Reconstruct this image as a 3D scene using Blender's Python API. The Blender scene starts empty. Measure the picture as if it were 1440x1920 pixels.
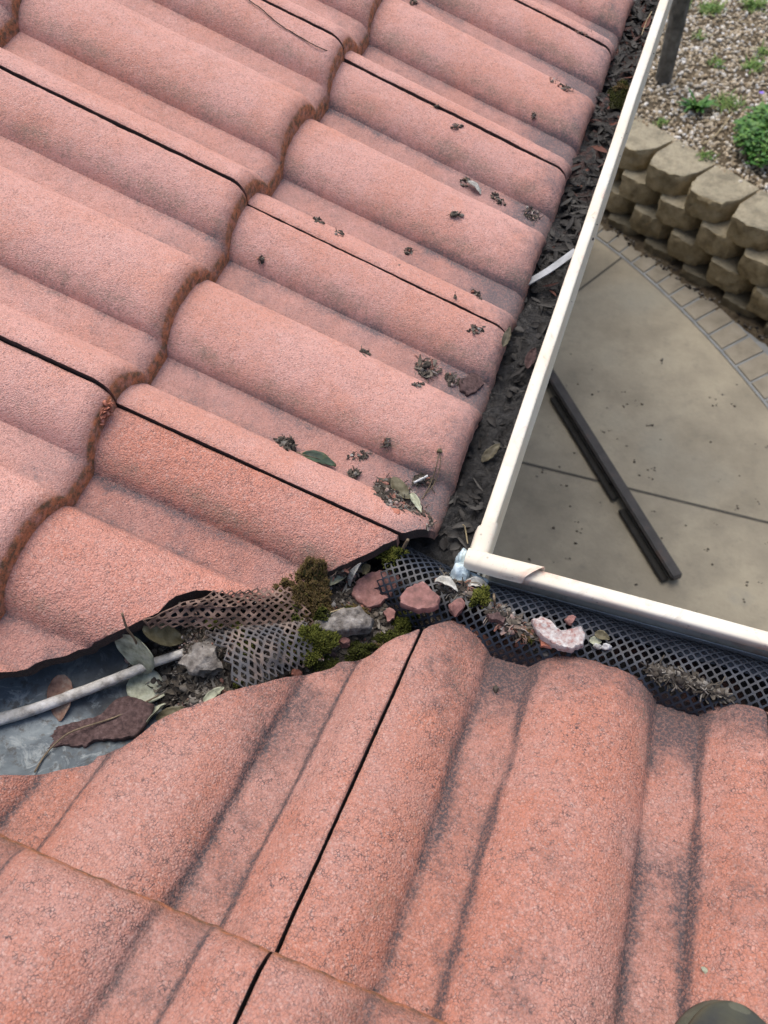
import bpy, bmesh, math, random
import numpy as np
from mathutils import Vector, Matrix, noise as mn

# ------------------------------------------------------------------ camera
CAM = np.array([0.0913, -0.34945, 0.68497])
ROT = (0.55144, 0.08293, 0.3459)
F = 1489.226                      # focal length in pixels of a 1440 px wide frame
sc = bpy.context.scene
col = sc.collection
cam = bpy.data.cameras.new("camera"); camo = bpy.data.objects.new("camera", cam); col.objects.link(camo)
camo.location = CAM; camo.rotation_euler = ROT
cam.sensor_fit = 'HORIZONTAL'; cam.sensor_width = 36; cam.lens = F / 1440 * 36
cam.clip_start = 0.02; cam.clip_end = 3000
cam.dof.use_dof = True; cam.dof.focus_distance = 0.74; cam.dof.aperture_fstop = cam.lens / 2.4
sc.camera = camo

# ------------------------------------------------------------------ light
w = bpy.data.worlds.new("World"); sc.world = w; w.use_nodes = True
nt = w.node_tree; nt.nodes.clear()
wo = nt.nodes.new('ShaderNodeOutputWorld'); bg = nt.nodes.new('ShaderNodeBackground'); sk = nt.nodes.new('ShaderNodeTexSky')
sk.sky_type = 'NISHITA'; sk.sun_disc = False
SUN_EL, SUN_AZ = math.radians(66), math.radians(-30)     # azimuth measured from +y towards +x
sk.sun_elevation = SUN_EL; sk.sun_rotation = SUN_AZ
sk.air_density = 1.0; sk.dust_density = 4.0; sk.ozone_density = 1.0
bg.inputs['Strength'].default_value = 0.14
nt.links.new(sk.outputs[0], bg.inputs[0]); nt.links.new(bg.outputs[0], wo.inputs[0])
sl = bpy.data.lights.new("sun", 'SUN'); sl.energy = 1.35; sl.angle = math.radians(50); sl.color = (1.0, .93, .85)
so = bpy.data.objects.new("sun", sl); col.objects.link(so)
sd = Vector((math.sin(SUN_AZ) * math.cos(SUN_EL), math.cos(SUN_AZ) * math.cos(SUN_EL), math.sin(SUN_EL)))
so.rotation_euler = sd.to_track_quat('Z', 'Y').to_euler(); so.location = (0, 0, 5)
sc.view_settings.view_transform = 'Standard'; sc.view_settings.look = 'None'
sc.view_settings.exposure = 0.55; sc.view_settings.gamma = 1.0
sc.render.engine = 'CYCLES'

# ------------------------------------------------------------------ pixel <-> place
def rotm(a, b, c):
    Rx = np.array([[1, 0, 0], [0, math.cos(a), -math.sin(a)], [0, math.sin(a), math.cos(a)]])
    Ry = np.array([[math.cos(b), 0, math.sin(b)], [0, 1, 0], [-math.sin(b), 0, math.cos(b)]])
    Rz = np.array([[math.cos(c), -math.sin(c), 0], [math.sin(c), math.cos(c), 0], [0, 0, 1]])
    return Rz @ Ry @ Rx
RM = rotm(*ROT)
def ray(px, py): return RM @ np.array([(px - 720) / F, -(py - 960) / F, -1.0])
def onz(px, py, z):
    d = ray(px, py); return Vector(CAM + d * ((z - CAM[2]) / d[2]))

# roof geometry, all in metres. Inner corner of the gutter lips = origin
P = 0.36061; G = 0.32695; YA = 0.00397; XB = -0.02649; EA = 0.05133; EB = 0.05813
C, S = math.cos(P), math.sin(P); T = 0.026; H = 0.027
GC = G * C; TAN = math.tan(P); PITCH = (G * S + T) / GC
PATIO = -2.5; GARDEN = -2.07
def rib(x, hw=.0550, soft=False):
    if soft: hw = .0562
    x = np.minimum(np.abs(x) / hw, 1.0)
    if soft: return .75 * (1 - x ** 2.3) ** .64 + .25 * (.5 + .5 * np.cos(np.pi * x ** 1.8))
    return (1 - x ** 2.3) ** .64
def prof(u, soft=False):                                # u in 0..0.3 across a tile, 0 = seam
    return H * (np.maximum(np.maximum(rib(u - .0075, soft=soft), rib(u - .1575, soft=soft)), rib(u - .3075, soft=soft)) - 1)
def z_roof(a, u, soft=False):                           # a = plan distance up from the eave noses
    n = max(0, math.floor(a / GC)); l = a - n * GC
    return n * (G * S + T) + l * TAN + float(prof(u % .3, soft))
def cut_pts(L, f):
    r = []
    for q in L:
        p = march(q[0], q[1], f); r.append((p[0] if f is zA else p[1], p[1] - p[0]))
    return np.array(sorted(r))
def zA(x, y): return z_roof(-(x + EA), YA - y)
def zB(x, y): return z_roof(-(y + EB), x - XB, True)
def tray_z(x, y): return -.072 + .40 * (-min(x, y) - .055)
def sstep(a, b, x):
    t = min(1, max(0, (x - a) / (b - a))); return t * t * (3 - 2 * t)
def fbm(x, y, z=0.0, o=4): return mn.fractal(Vector((x, y, z)), 1.0, 2.1, o)
def mound_z(x, y):
    t = -(x + y) / 2; wv = (y - x - .0165) / .06
    fill = .034 * sstep(.232, .185, t) * (1 - .45 * min(1.3, wv * wv)) * (1 - .35 * sstep(.07, .03, t))
    return tray_z(x, y) + fill + .006 * fbm(x * 45, y * 45) * sstep(.235, .2, t) + .0015 * fbm(x * 220, y * 220, 3) * sstep(.235, .2, t)
def march(px, py, f, step=.0015, tmax=9):
    d = ray(px, py); t = .35; st = step
    while t < tmax:
        q = CAM + d * t
        if q[2] < f(q[0], q[1]): break
        t += st if q[2] > -.2 else .01
    return Vector(CAM + d * (t - st * .5))
CA = [(753,1005),(703,1032),(657,1053),(617,1070),(533,1107),(493,1125),(440,1120),(417,1110),(367,1105),(320,1120),(300,1147),(233,1177),(187,1200),(147,1217),(127,1228),(67,1243),(20,1258)]
CB = [(0,1453),(63,1453),(117,1443),(167,1433),(182,1417),(230,1400),(267,1373),(290,1353),(333,1333),(380,1317),(427,1297),(480,1285),(517,1273),(563,1267),(587,1262),(617,1253),(640,1240),(690,1232),(723,1207),(790,1180)]
cutA = cut_pts(CA, zA); cutB = cut_pts(CB, zB)
def yc_A(x): return x + float(np.interp(x, cutA[:, 0], cutA[:, 1])) + .0016 * fbm(x * 130, 1.3)
def xc_B(y): return y - float(np.interp(y, cutB[:, 0], cutB[:, 1])) - .0016 * fbm(y * 130, 7.7)
def surf(x, y):
    if x > 0 and y > 0: return GARDEN if (y - 3.72) > -.70 * (x - .17) else PATIO
    d = y - x
    if x < -EA and d > float(np.interp(x, cutA[:, 0], cutA[:, 1])): return zA(x, y)
    if y < -EB and d < float(np.interp(y, cutB[:, 0], cutB[:, 1])): return zB(x, y)
    if y > 0 and x > -.12: return -.036
    if x > 0 or (x > -.07 and y > -.06): return -.0405 + math.sqrt(max(0, .0405 ** 2 - (y + .044) ** 2))
    return mound_z(x, y)
def hit(px, py, lift=0.0):
    p = march(px, py, surf); p.z += lift; return p

# ------------------------------------------------------------------ object helpers
def tag(o, label=None, cat=None, group=None, kind=None):
    if label: o['label'] = label
    if cat: o['category'] = cat
    if group: o['group'] = group
    if kind: o['kind'] = kind
    return o
def mk(name, verts, faces, mat, parent=None, smooth=True, sharp=None, attrs=None, centre=True, mats=None, fm=None):
    V = np.asarray(verts, dtype=float).reshape(-1, 3)
    c = np.zeros(3)
    if centre and parent is None:
        c = (V.min(0) + V.max(0)) / 2; c[2] = V[:, 2].min()
    V = V - c
    me = bpy.data.meshes.new(name); me.from_pydata(V.tolist(), [], [tuple(int(i) for i in f) for f in faces])
    for m in (mats or [mat]): me.materials.append(m)
    if fm is not None: me.polygons.foreach_set('material_index', list(fm))
    if smooth:
        me.polygons.foreach_set('use_smooth', [True] * len(me.polygons))
        if sharp: me.set_sharp_from_angle(angle=math.radians(sharp))
    for k, a in (attrs or {}).items():
        at = me.attributes.new(k, 'FLOAT', 'POINT'); at.data.foreach_set('value', np.asarray(a, dtype=np.float32))
    me.update()
    o = bpy.data.objects.new(name, me); col.objects.link(o)
    if parent is not None: o.parent = parent; o.matrix_parent_inverse = Matrix.Translation(parent.location).inverted()
    else: o.location = c
    return o
def empty(name, loc):
    o = bpy.data.objects.new(name, None); col.objects.link(o); o.location = loc; o.empty_display_size = .05; return o

class MB:
    def __init__(s): s.v = []; s.f = []; s.n = 0; s.m = []
    def add(s, V, Fc, mi=0):
        V = np.asarray(V, dtype=float); s.v.append(V)
        s.f += [[i + s.n for i in f] for f in Fc]; s.m += [mi] * len(Fc); s.n += len(V)
    def build(s, name, mat, parent=None, **k):
        fm = s.m if k.get('mats') else None
        return mk(name, np.vstack(s.v), s.f, mat, parent, fm=fm, **k)
def ico(n):
    bm = bmesh.new(); bmesh.ops.create_icosphere(bm, subdivisions=n, radius=1)
    V = np.array([v.co[:] for v in bm.verts]); Fc = [[v.index for v in f.verts] for f in bm.faces]; bm.free(); return V, Fc
ICO = {n: ico(n) for n in (1, 2, 3, 4)}
def rotrand(rng):
    return np.array(Matrix.Rotation(rng.uniform(0, 6.28), 3, Vector((rng.gauss(0, 1), rng.gauss(0, 1), rng.gauss(0, 1))).normalized()))
def rock_v(rng, size, n=2, rough=.25, R=None):
    V, Fc = ICO[n]; o = rng.uniform(0, 100)
    # cut facets so that it reads as broken
    W = V.copy()
    for k in range(7):
        d = np.array([rng.gauss(0, 1) for _ in range(3)]); d /= np.linalg.norm(d); h = rng.uniform(.55, .85)
        q = W @ d; W = W - np.outer(np.maximum(0, q - h), d)
    W = W * np.array([1 + rough * mn.noise(Vector(v * 1.7 + o)) + .4 * rough * mn.noise(Vector(v * 5 + o)) for v in V])[:, None]
    W = W * np.array(size)
    if R is not None: W = W @ np.array(R).T
    return W, Fc
def tube(pts, rad, n=6, flat=1.0, jit=0, seed=0):
    pts = [Vector(p) for p in pts]; V = []; Fc = []
    for i, p in enumerate(pts):
        t = (pts[min(i + 1, len(pts) - 1)] - pts[max(i - 1, 0)]).normalized()
        a = t.cross(Vector((0, 0, 1)));
        if a.length < 1e-3: a = t.cross(Vector((0, 1, 0)))
        a.normalize(); b = a.cross(t); r = rad[i] if hasattr(rad, '__len__') else rad
        for k in range(n):
            th = 2 * math.pi * k / n
            rr = r * (1 + jit * mn.noise(Vector((i * .7 + seed, k * 1.9, seed))))
            V.append(p + a * (math.cos(th) * rr) + b * (math.sin(th) * rr * flat))
    for i in range(len(pts) - 1):
        for k in range(n):
            Fc.append([i * n + k, i * n + (k + 1) % n, (i + 1) * n + (k + 1) % n, (i + 1) * n + k])
    Fc.append(list(range(n))[::-1]); Fc.append([(len(pts) - 1) * n + k for k in range(n)])
    return np.array([v[:] for v in V]), Fc
def smooth_path(pts, n=8):
    out = []; P_ = [Vector(p) for p in pts]
    for i in range(len(P_) - 1):
        p0, p1, p2, p3 = P_[max(i - 1, 0)], P_[i], P_[i + 1], P_[min(i + 2, len(P_) - 1)]
        for k in range(n):
            t = k / n
            out.append(.5 * ((2 * p1) + (p2 - p0) * t + (2 * p0 - 5 * p1 + 4 * p2 - p3) * t * t + (3 * p1 - p0 - 3 * p2 + p3) * t ** 3))
    out.append(P_[-1]); return out
def box_v(c, sx, sy, sz, ang=0):
    V = np.array([[x * sx / 2, y * sy / 2, z * sz / 2] for x in (-1, 1) for y in (-1, 1) for z in (-1, 1)])
    ca, sa = math.cos(ang), math.sin(ang); V = V @ np.array([[ca, sa, 0], [-sa, ca, 0], [0, 0, 1]]) + np.array(c)
    return V, [[0, 1, 3, 2], [4, 6, 7, 5], [0, 4, 5, 1], [2, 3, 7, 6], [0, 2, 6, 4], [1, 5, 7, 3]]

# ------------------------------------------------------------------ materials
class NT:
    def __init__(s, name):
        s.m = bpy.data.materials.new(name); s.m.use_nodes = True; s.t = s.m.node_tree; s.t.nodes.clear()
        s.out = s.t.nodes.new('ShaderNodeOutputMaterial'); s.b = s.t.nodes.new('ShaderNodeBsdfPrincipled')
        s.t.links.new(s.b.outputs[0], s.out.inputs[0])
        s.tc = s.t.nodes.new('ShaderNodeTexCoord').outputs['Object']
    def L(s, a, b): s.t.links.new(a, b)
    def val(s, inp, v):
        if hasattr(v, 'is_output'): s.L(v, inp)
        else: inp.default_value = v
    def noise(s, scale, detail=4, rough=.55, vec=None, dist=0):
        n = s.t.nodes.new('ShaderNodeTexNoise'); n.inputs['Scale'].default_value = scale; n.inputs['Detail'].default_value = detail
        n.inputs['Roughness'].default_value = rough; n.inputs['Distortion'].default_value = dist
        s.L(vec or s.tc, n.inputs['Vector']); return n.outputs['Fac']
    def noisec(s, scale, detail=2):
        n = s.t.nodes.new('ShaderNodeTexNoise'); n.inputs['Scale'].default_value = scale; n.inputs['Detail'].default_value = detail
        s.L(s.tc, n.inputs['Vector']); return n.outputs['Color']
    def vor(s, scale, feature='F1', vec=None, out='Distance', rnd=1):
        n = s.t.nodes.new('ShaderNodeTexVoronoi'); n.feature = feature; n.inputs['Scale'].default_value = scale
        n.inputs['Randomness'].default_value = rnd
        s.L(vec or s.tc, n.inputs['Vector']); return n.outputs[out]
    def math(s, op, a, b=0.0, c=None, clamp=False):
        n = s.t.nodes.new('ShaderNodeMath'); n.operation = op; n.use_clamp = clamp
        s.val(n.inputs[0], a); s.val(n.inputs[1], b)
        if c is not None: s.val(n.inputs[2], c)
        return n.outputs[0]
    def ramp(s, fac, lo, hi, a=0.0, b=1.0):
        n = s.t.nodes.new('ShaderNodeMapRange'); n.interpolation_type = 'SMOOTHSTEP'
        s.val(n.inputs['Value'], fac); n.inputs['From Min'].default_value = lo; n.inputs['From Max'].default_value = hi
        n.inputs['To Min'].default_value = a; n.inputs['To Max'].default_value = b; return n.outputs[0]
    def mix(s, fac, a, b, mode='MIX'):
        n = s.t.nodes.new('ShaderNodeMix'); n.data_type = 'RGBA'; n.blend_type = mode; n.clamp_factor = True
        s.val(n.inputs[0], fac)
        for i, x in ((6, a), (7, b)):
            if hasattr(x, 'is_output'): s.L(x, n.inputs[i])
            else: n.inputs[i].default_value = (*x, 1)
        return n.outputs[2]
    def vadd(s, a, b, scale=1.0):
        n = s.t.nodes.new('ShaderNodeVectorMath'); n.operation = 'MULTIPLY_ADD'
        s.L(b, n.inputs[0]); n.inputs[1].default_value = (scale,) * 3; s.L(a, n.inputs[2]); return n.outputs[0]
    def attr(s, name):
        n = s.t.nodes.new('ShaderNodeAttribute'); n.attribute_name = name; return n.outputs['Fac']
    def objrand(s): return s.t.nodes.new('ShaderNodeObjectInfo').outputs['Random']
    def island(s): return s.t.nodes.new('ShaderNodeNewGeometry').outputs['Random Per Island']
    def cramp(s, fac, stops):
        n = s.t.nodes.new('ShaderNodeValToRGB'); s.L(fac, n.inputs[0]); e = n.color_ramp.elements
        while len(e) < len(stops): e.new(.5)
        for el, (p, c) in zip(e, stops): el.position = p; el.color = (*c, 1)
        return n.outputs[0]
    def bump(s, h, dist, strength=1.0, prev=None):
        n = s.t.nodes.new('ShaderNodeBump'); n.inputs['Distance'].default_value = dist; n.inputs['Strength'].default_value = strength
        s.L(h, n.inputs['Height'])
        if prev: s.L(prev, n.inputs['Normal'])
        return n.outputs[0]
    def fin(s, color, rough=.8, normal=None, spec=.3, metal=0):
        if hasattr(color, 'is_output'): s.L(color, s.b.inputs['Base Color'])
        else: s.b.inputs['Base Color'].default_value = (*color, 1)
        s.val(s.b.inputs['Roughness'], rough); s.b.inputs['Specular IOR Level'].default_value = spec; s.b.inputs['Metallic'].default_value = metal
        if normal: s.L(normal, s.b.inputs['Normal'])
        return s.m

def tile_mat(name, pale, orange, amount, crack, gr, gcol=(.085, .083, .092), gs=680, bd=.0008, film=(.26, .155, .142)):
    n = NT(name)
    off = n.t.nodes.new('ShaderNodeObjectInfo').outputs['Location']
    v = n.vadd(n.tc, off, 1.0)
    wv = n.vadd(v, n.noisec(90, 3), .004)
    big = n.noise(9, 4, .6, v); mid = n.noise(55, 4, .6, v); fine = n.noise(640, 3, .65, v); vf = n.noise(1200, 2, .6, v)
    gsp = n.vor(gs, 'F1', wv); cell = n.t.nodes.new('ShaderNodeTexVoronoi'); cell.inputs['Scale'].default_value = gs; n.L(wv, cell.inputs['Vector'])
    cg = n.t.nodes.new('ShaderNodeSeparateColor'); n.L(cell.outputs['Color'], cg.inputs[0]); cr = cg.outputs[0]
    f = n.math('ADD', n.ramp(big, .35, .65, -.3, .35), n.ramp(mid, .3, .7, -.15, .15)); f = n.math('ADD', f, amount)
    f = n.math('ADD', f, n.ramp(fine, .3, .7, -.3, .3))
    c = n.mix(f, pale, orange)
    c = n.mix(n.math('MULTIPLY', n.ramp(cr, .80, .98), .30), c, (.60, .46, .41))
    c = n.mix(n.math('MULTIPLY', n.ramp(cr, .22, .04), .42), c, (.20, .12, .10))
    c = n.mix(n.math('MULTIPLY', n.ramp(vf, .56, .70), .22), c, (.62, .50, .46))
    # network of dark hairline pits between grains
    e = n.vor(gs * .68, 'DISTANCE_TO_EDGE', wv); patch = n.ramp(n.noise(22, 5, .65, v), .36, .66)
    patch2 = n.ramp(n.noise(150, 3, .6, v), .42, .6)
    ck = n.math('MULTIPLY', n.ramp(e, .12, .015), n.math('MULTIPLY', patch2, n.math('ADD', n.math('MULTIPLY', patch, .5), .25)))
    ck = n.math('ADD', ck, n.math('MULTIPLY', n.ramp(e, .10, .0), .28))
    c = n.mix(n.math('MULTIPLY', ck, crack), c, (.045, .04, .046))
    # speckled black algae growing in the pits, patchy
    sp = n.vor(210, 'F1', wv); sm = n.math('MULTIPLY', n.ramp(sp, .34, .16), n.math('MULTIPLY', n.ramp(n.noise(13, 5, .7, v), .46, .66), n.ramp(n.noise(90, 3, .6, v), .42, .6)))
    c = n.mix(n.math('MULTIPLY', sm, crack * .6), c, (.06, .05, .055))
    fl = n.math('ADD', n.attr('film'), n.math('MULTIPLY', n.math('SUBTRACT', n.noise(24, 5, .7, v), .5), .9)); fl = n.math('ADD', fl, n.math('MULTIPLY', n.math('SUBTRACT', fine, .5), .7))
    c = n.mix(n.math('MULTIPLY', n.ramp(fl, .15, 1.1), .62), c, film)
    # grime where water and dirt lie, with its own ragged outline
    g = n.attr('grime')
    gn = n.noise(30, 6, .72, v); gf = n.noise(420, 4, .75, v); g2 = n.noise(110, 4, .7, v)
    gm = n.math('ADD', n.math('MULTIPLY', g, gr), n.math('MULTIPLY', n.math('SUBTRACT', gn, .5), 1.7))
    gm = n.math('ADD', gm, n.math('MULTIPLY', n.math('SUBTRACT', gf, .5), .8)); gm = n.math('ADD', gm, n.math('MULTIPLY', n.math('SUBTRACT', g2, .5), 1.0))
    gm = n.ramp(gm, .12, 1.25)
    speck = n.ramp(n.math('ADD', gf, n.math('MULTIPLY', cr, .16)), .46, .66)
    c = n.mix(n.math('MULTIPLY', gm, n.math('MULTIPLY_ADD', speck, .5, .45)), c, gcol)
    l = n.attr('lichen'); lm = n.math('ADD', l, n.math('MULTIPLY', n.math('SUBTRACT', gf, .5), 2.2)); lm = n.math('ADD', lm, n.math('MULTIPLY', n.math('SUBTRACT', gn, .5), 1.6))
    c = n.mix(n.math('MULTIPLY', n.ramp(lm, .35, 1.1), .6), c, (.20, .165, .12))
    d = n.vor(95, 'F1', v); dm = n.math('MULTIPLY', n.ramp(d, .10, .04), n.ramp(n.noise(14, 3, .6, v), .5, .62))
    c = n.mix(n.math('MULTIPLY', dm, .35), c, (.05, .045, .04))
    raw = n.attr('raw')                          # broken / cut faces show bare orange mortar
    rc = n.mix(n.ramp(n.noise(160, 5, .7, v), .35, .65), (.50, .19, .09), (.13, .085, .05))
    c = n.mix(n.math('MULTIPLY', raw, n.ramp(n.noise(70, 4, .7, v), .30, .55, .45, 1.0)), c, rc)
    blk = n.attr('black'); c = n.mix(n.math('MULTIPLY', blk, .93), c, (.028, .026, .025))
    h = n.math('ADD', n.math('MULTIPLY', n.ramp(gsp, 0, .75), -.8), n.math('MULTIPLY', fine, .7))
    b = n.bump(h, bd, .85); b = n.bump(n.noise(170, 4, .6, v), .0016, .5, b)
    return n.fin(c, n.ramp(fine, .3, .7, .72, .9), b, .35)
M = {}
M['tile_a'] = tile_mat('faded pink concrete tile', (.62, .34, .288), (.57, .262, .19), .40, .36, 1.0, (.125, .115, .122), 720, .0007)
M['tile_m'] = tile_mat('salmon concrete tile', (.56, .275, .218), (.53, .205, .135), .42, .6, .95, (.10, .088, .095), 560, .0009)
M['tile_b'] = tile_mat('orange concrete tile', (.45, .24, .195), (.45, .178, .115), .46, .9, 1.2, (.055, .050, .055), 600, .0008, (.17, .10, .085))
def simple(name, stops, scale=60, rough=.85, bump=.001, bscale=250, spec=.3, isl=False, metal=0, det=5):
    n = NT(name); f = n.noise(scale, det, .62)
    if isl: f = n.math('ADD', n.math('MULTIPLY', n.island(), .8), n.math('MULTIPLY', f, .25))
    c = n.cramp(f, stops); return n.fin(c, rough, n.bump(n.noise(bscale, 5, .65), bump, .9) if bump else None, spec, metal)
M['mortar'] = simple('old grey mortar', [(.3, (.05, .045, .04)), (.45, (.15, .135, .12)), (.6, (.27, .25, .225)), (.72, (.38, .37, .34))], 130, .95, .002, 300)
M['shard_pink'] = simple('pink tile shard', [(.3, (.14, .08, .07)), (.5, (.25, .125, .11)), (.66, (.33, .18, .16)), (.8, (.45, .33, .31))], 110, .9, .0012, 320)
M['shard_brown'] = simple('dark brown tile shard', [(.3, (.045, .03, .029)), (.5, (.09, .056, .053)), (.7, (.15, .10, .094))], 260, .95, .0014, 420)
M['shard_orange'] = simple('fresh orange shard', [(.3, (.28, .10, .065)), (.5, (.45, .18, .12)), (.7, (.55, .30, .24))], 140, .9, .0014, 300)
M['shard_white'] = simple('lichen white shard', [(.34, (.30, .15, .13)), (.46, (.42, .34, .32)), (.62, (.54, .53, .51))], 180, .95, .0016, 320)
M['dirt'] = simple('dirt and broken mortar', [(.25, (.010, .008, .007)), (.44, (.032, .026, .022)), (.56, (.075, .064, .055)), (.68, (.17, .155, .138)), (.8, (.09, .045, .032))], 75, .95, .003, 260)
M['crumbs'] = simple('crumbs', [(.05, (.03, .026, .022)), (.35, (.09, .075, .06)), (.55, (.19, .16, .13)), (.72, (.28, .12, .085)), (.9, (.36, .34, .31))], 200, .9, .0008, 500, isl=True)
M['darkbits'] = simple('dark leaf litter', [(.1, (.016, .013, .011)), (.4, (.05, .042, .034)), (.65, (.10, .085, .065)), (.92, (.22, .205, .18))], 200, .8, .0006, 500, isl=True)
M['sludgebits'] = simple('wet litter', [(.1, (.007, .006, .0055)), (.6, (.022, .020, .018)), (.95, (.065, .062, .056))], 200, .6, .0006, 500, isl=True)
M['redbits'] = simple('wet red leaf bits', [(.1, (.03, .011, .008)), (.9, (.13, .045, .028))], 200, .6, .0006, 500, isl=True)
M['pebble_w'] = simple('white pebble', [(.3, (.45, .45, .43)), (.7, (.75, .76, .75))], 200, .8, .001, 300)
M['stick'] = simple('weathered wood', [(.3, (.13, .11, .09)), (.46, (.46, .44, .40)), (.7, (.74, .73, .70))], 70, .9, .0015, 180)
M['twig'] = simple('brown twig', [(.3, (.10, .075, .05)), (.7, (.26, .20, .13))], 90, .85, .0005, 300)
M['strap'] = simple('pale plastic strap', [(.3, (.22, .23, .235)), (.6, (.40, .42, .43))], 40, .45, 0)
def leaf_mat(name, a, b, c3):
    n = NT(name); f = n.noise(85, 5, .65); c = n.cramp(f, [(.32, a), (.5, b), (.68, c3)])
    return n.fin(c, .6, n.bump(n.noise(170, 4), .0012, .8), .4)
M['leaf_grey'] = leaf_mat('grey green dead leaf', (.15, .15, .11), (.34, .36, .26), (.52, .53, .42))
M['leaf_olive'] = leaf_mat('olive leaf', (.06, .05, .025), (.12, .105, .058), (.18, .17, .115))
M['leaf_dark'] = leaf_mat('wet dark leaf', (.03, .025, .015), (.07, .06, .035), (.13, .12, .075))
M['leaf_brown'] = leaf_mat('brown leaf', (.09, .045, .03), (.21, .115, .08), (.30, .23, .17))
M['leaf_green'] = leaf_mat('dark green leaf', (.022, .035, .024), (.045, .075, .045), (.11, .12, .055))
M['leaf_silver'] = leaf_mat('silver dry leaf', (.20, .19, .16), (.48, .48, .44), (.68, .68, .64))
def moss_mat():
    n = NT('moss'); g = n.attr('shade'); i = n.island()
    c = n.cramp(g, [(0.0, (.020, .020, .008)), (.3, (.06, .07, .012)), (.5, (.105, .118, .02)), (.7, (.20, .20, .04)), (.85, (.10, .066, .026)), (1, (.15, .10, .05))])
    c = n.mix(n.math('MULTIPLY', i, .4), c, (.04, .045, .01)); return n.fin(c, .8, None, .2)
M['moss'] = moss_mat()
def metal_mat():
    n = NT('zinc valley metal'); f = n.noise(16, 6, .65, None, .6); g = n.noise(130, 5, .7)
    c = n.cramp(f, [(.3, (.022, .029, .037)), (.44, (.048, .064, .078)), (.58, (.09, .118, .136)), (.75, (.16, .195, .21))])
    c = n.mix(n.ramp(n.noise(42, 6, .75, None, 1.5), .5, .62, 0, .8), c, (.20, .23, .24)); c = n.mix(n.ramp(g, .50, .66), c, (.045, .05, .052)); c = n.mix(n.ramp(n.noise(5, 3), .5, .7, 0, .6), c, (.045, .05, .052))
    return n.fin(c, n.ramp(f, .3, .7, .7, .4), n.bump(n.noise(60, 5), .0012, .5), .5, .25)
M['metal'] = metal_mat()
def gutter_mat():
    n = NT('cream gutter paint'); f = n.noise(30, 5, .7, None, 1.0)
    c = n.mix(n.ramp(f, .54, .72), (.72, .655, .52), (.64, .40, .29)); c = n.mix(n.ramp(n.noise(8, 3), .35, .7), c, (.73, .71, .62))
    c = n.mix(n.ramp(n.vor(60, 'F1'), .10, .04, 0, .5), c, (.22, .17, .13))
    c = n.mix(n.ramp(n.noise(220, 4, .7), .60, .72, 0, .5), c, (.36, .30, .23))
    c = n.mix(n.ramp(n.noise(14, 6, .75, None, 2.0), .54, .72, 0, .55), c, (.42, .37, .29))
    return n.fin(c, n.ramp(n.noise(40, 4), .35, .65, .48, .75), n.bump(n.noise(25, 3), .0012, .4), .5)
M['gutter'] = gutter_mat()
M['gutter_in'] = simple('gutter inside', [(.3, (.30, .34, .38)), (.6, (.55, .60, .63))], 30, .5, .0005)
M['silicone'] = simple('silicone smear', [(.3, (.12, .14, .15)), (.44, (.50, .62, .66)), (.7, (.66, .78, .82))], 90, .35, .0012, 150)
def guard_mat(name, a, b, rough):
    n = NT(name); c = n.mix(n.ramp(n.noise(40, 6, .7), .4, .65), a, b); return n.fin(c, rough, n.bump(n.noise(400, 3), .0004, .5), .45)
M['guard'] = guard_mat('black plastic mesh', (.009, .012, .019), (.021, .028, .042), .45)
M['guard_dirty'] = guard_mat('dirty grey mesh', (.075, .075, .08), (.20, .15, .12), .8)
M['guard_brown'] = guard_mat('dusty brown mesh', (.11, .07, .052), (.27, .18, .14), .9)
def mud_mat():
    n = NT('wet leaf sludge'); f = n.noise(70, 6, .7)
    c = n.cramp(f, [(.28, (.004, .0036, .0033)), (.45, (.008, .0077, .0075)), (.6, (.018, .0177, .0175)), (.78, (.042, .0415, .041))])
    y = n.t.nodes.new('ShaderNodeSeparateXYZ'); n.L(n.tc, y.inputs[0])
    r = n.math('MULTIPLY', n.ramp(y.outputs[1], -.35, .3), n.ramp(n.noise(48, 4, .6), .5, .6)); c = n.mix(n.math('MULTIPLY', r, .7), c, (.10, .028, .016))
    return n.fin(c, n.ramp(n.noise(25, 3), .4, .6, .30, .65), n.bump(n.noise(160, 6, .7, None, .8), .004, 1), .5)
M['mud'] = mud_mat()
def patio_mat():
    n = NT('sandy concrete'); f = n.noise(2.2, 6, .62); g = n.noise(14, 6, .7)
    c = n.cramp(f, [(.3, (.205, .187, .142)), (.48, (.29, .263, .20)), (.62, (.37, .335, .25)), (.75, (.275, .268, .225))])
    c = n.mix(n.ramp(g, .5, .75, 0, .35), c, (.145, .14, .12)); c = n.mix(n.ramp(n.noise(1.1, 3), .55, .7, 0, .45), c, (.17, .18, .165))
    c = n.mix(n.ramp(n.noise(90, 4, .7), .58, .75, 0, .45), c, (.10, .095, .075))
    return n.fin(c, .85, n.bump(n.noise(60, 5), .003, .5), .3)
M['patio'] = patio_mat()
M['paver'] = simple('stencilled brick paver', [(.3, (.20, .18, .138)), (.5, (.265, .24, .188)), (.7, (.31, .285, .228))], 9, .85, .002, 80)
M['grout'] = simple('grey mortar joint', [(.3, (.19, .205, .21)), (.7, (.29, .305, .30))], 12, .9, .001, 80)
M['joint'] = simple('joint', [(.3, (.06, .058, .05)), (.7, (.10, .095, .08))], 12, .9, 0)
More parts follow.
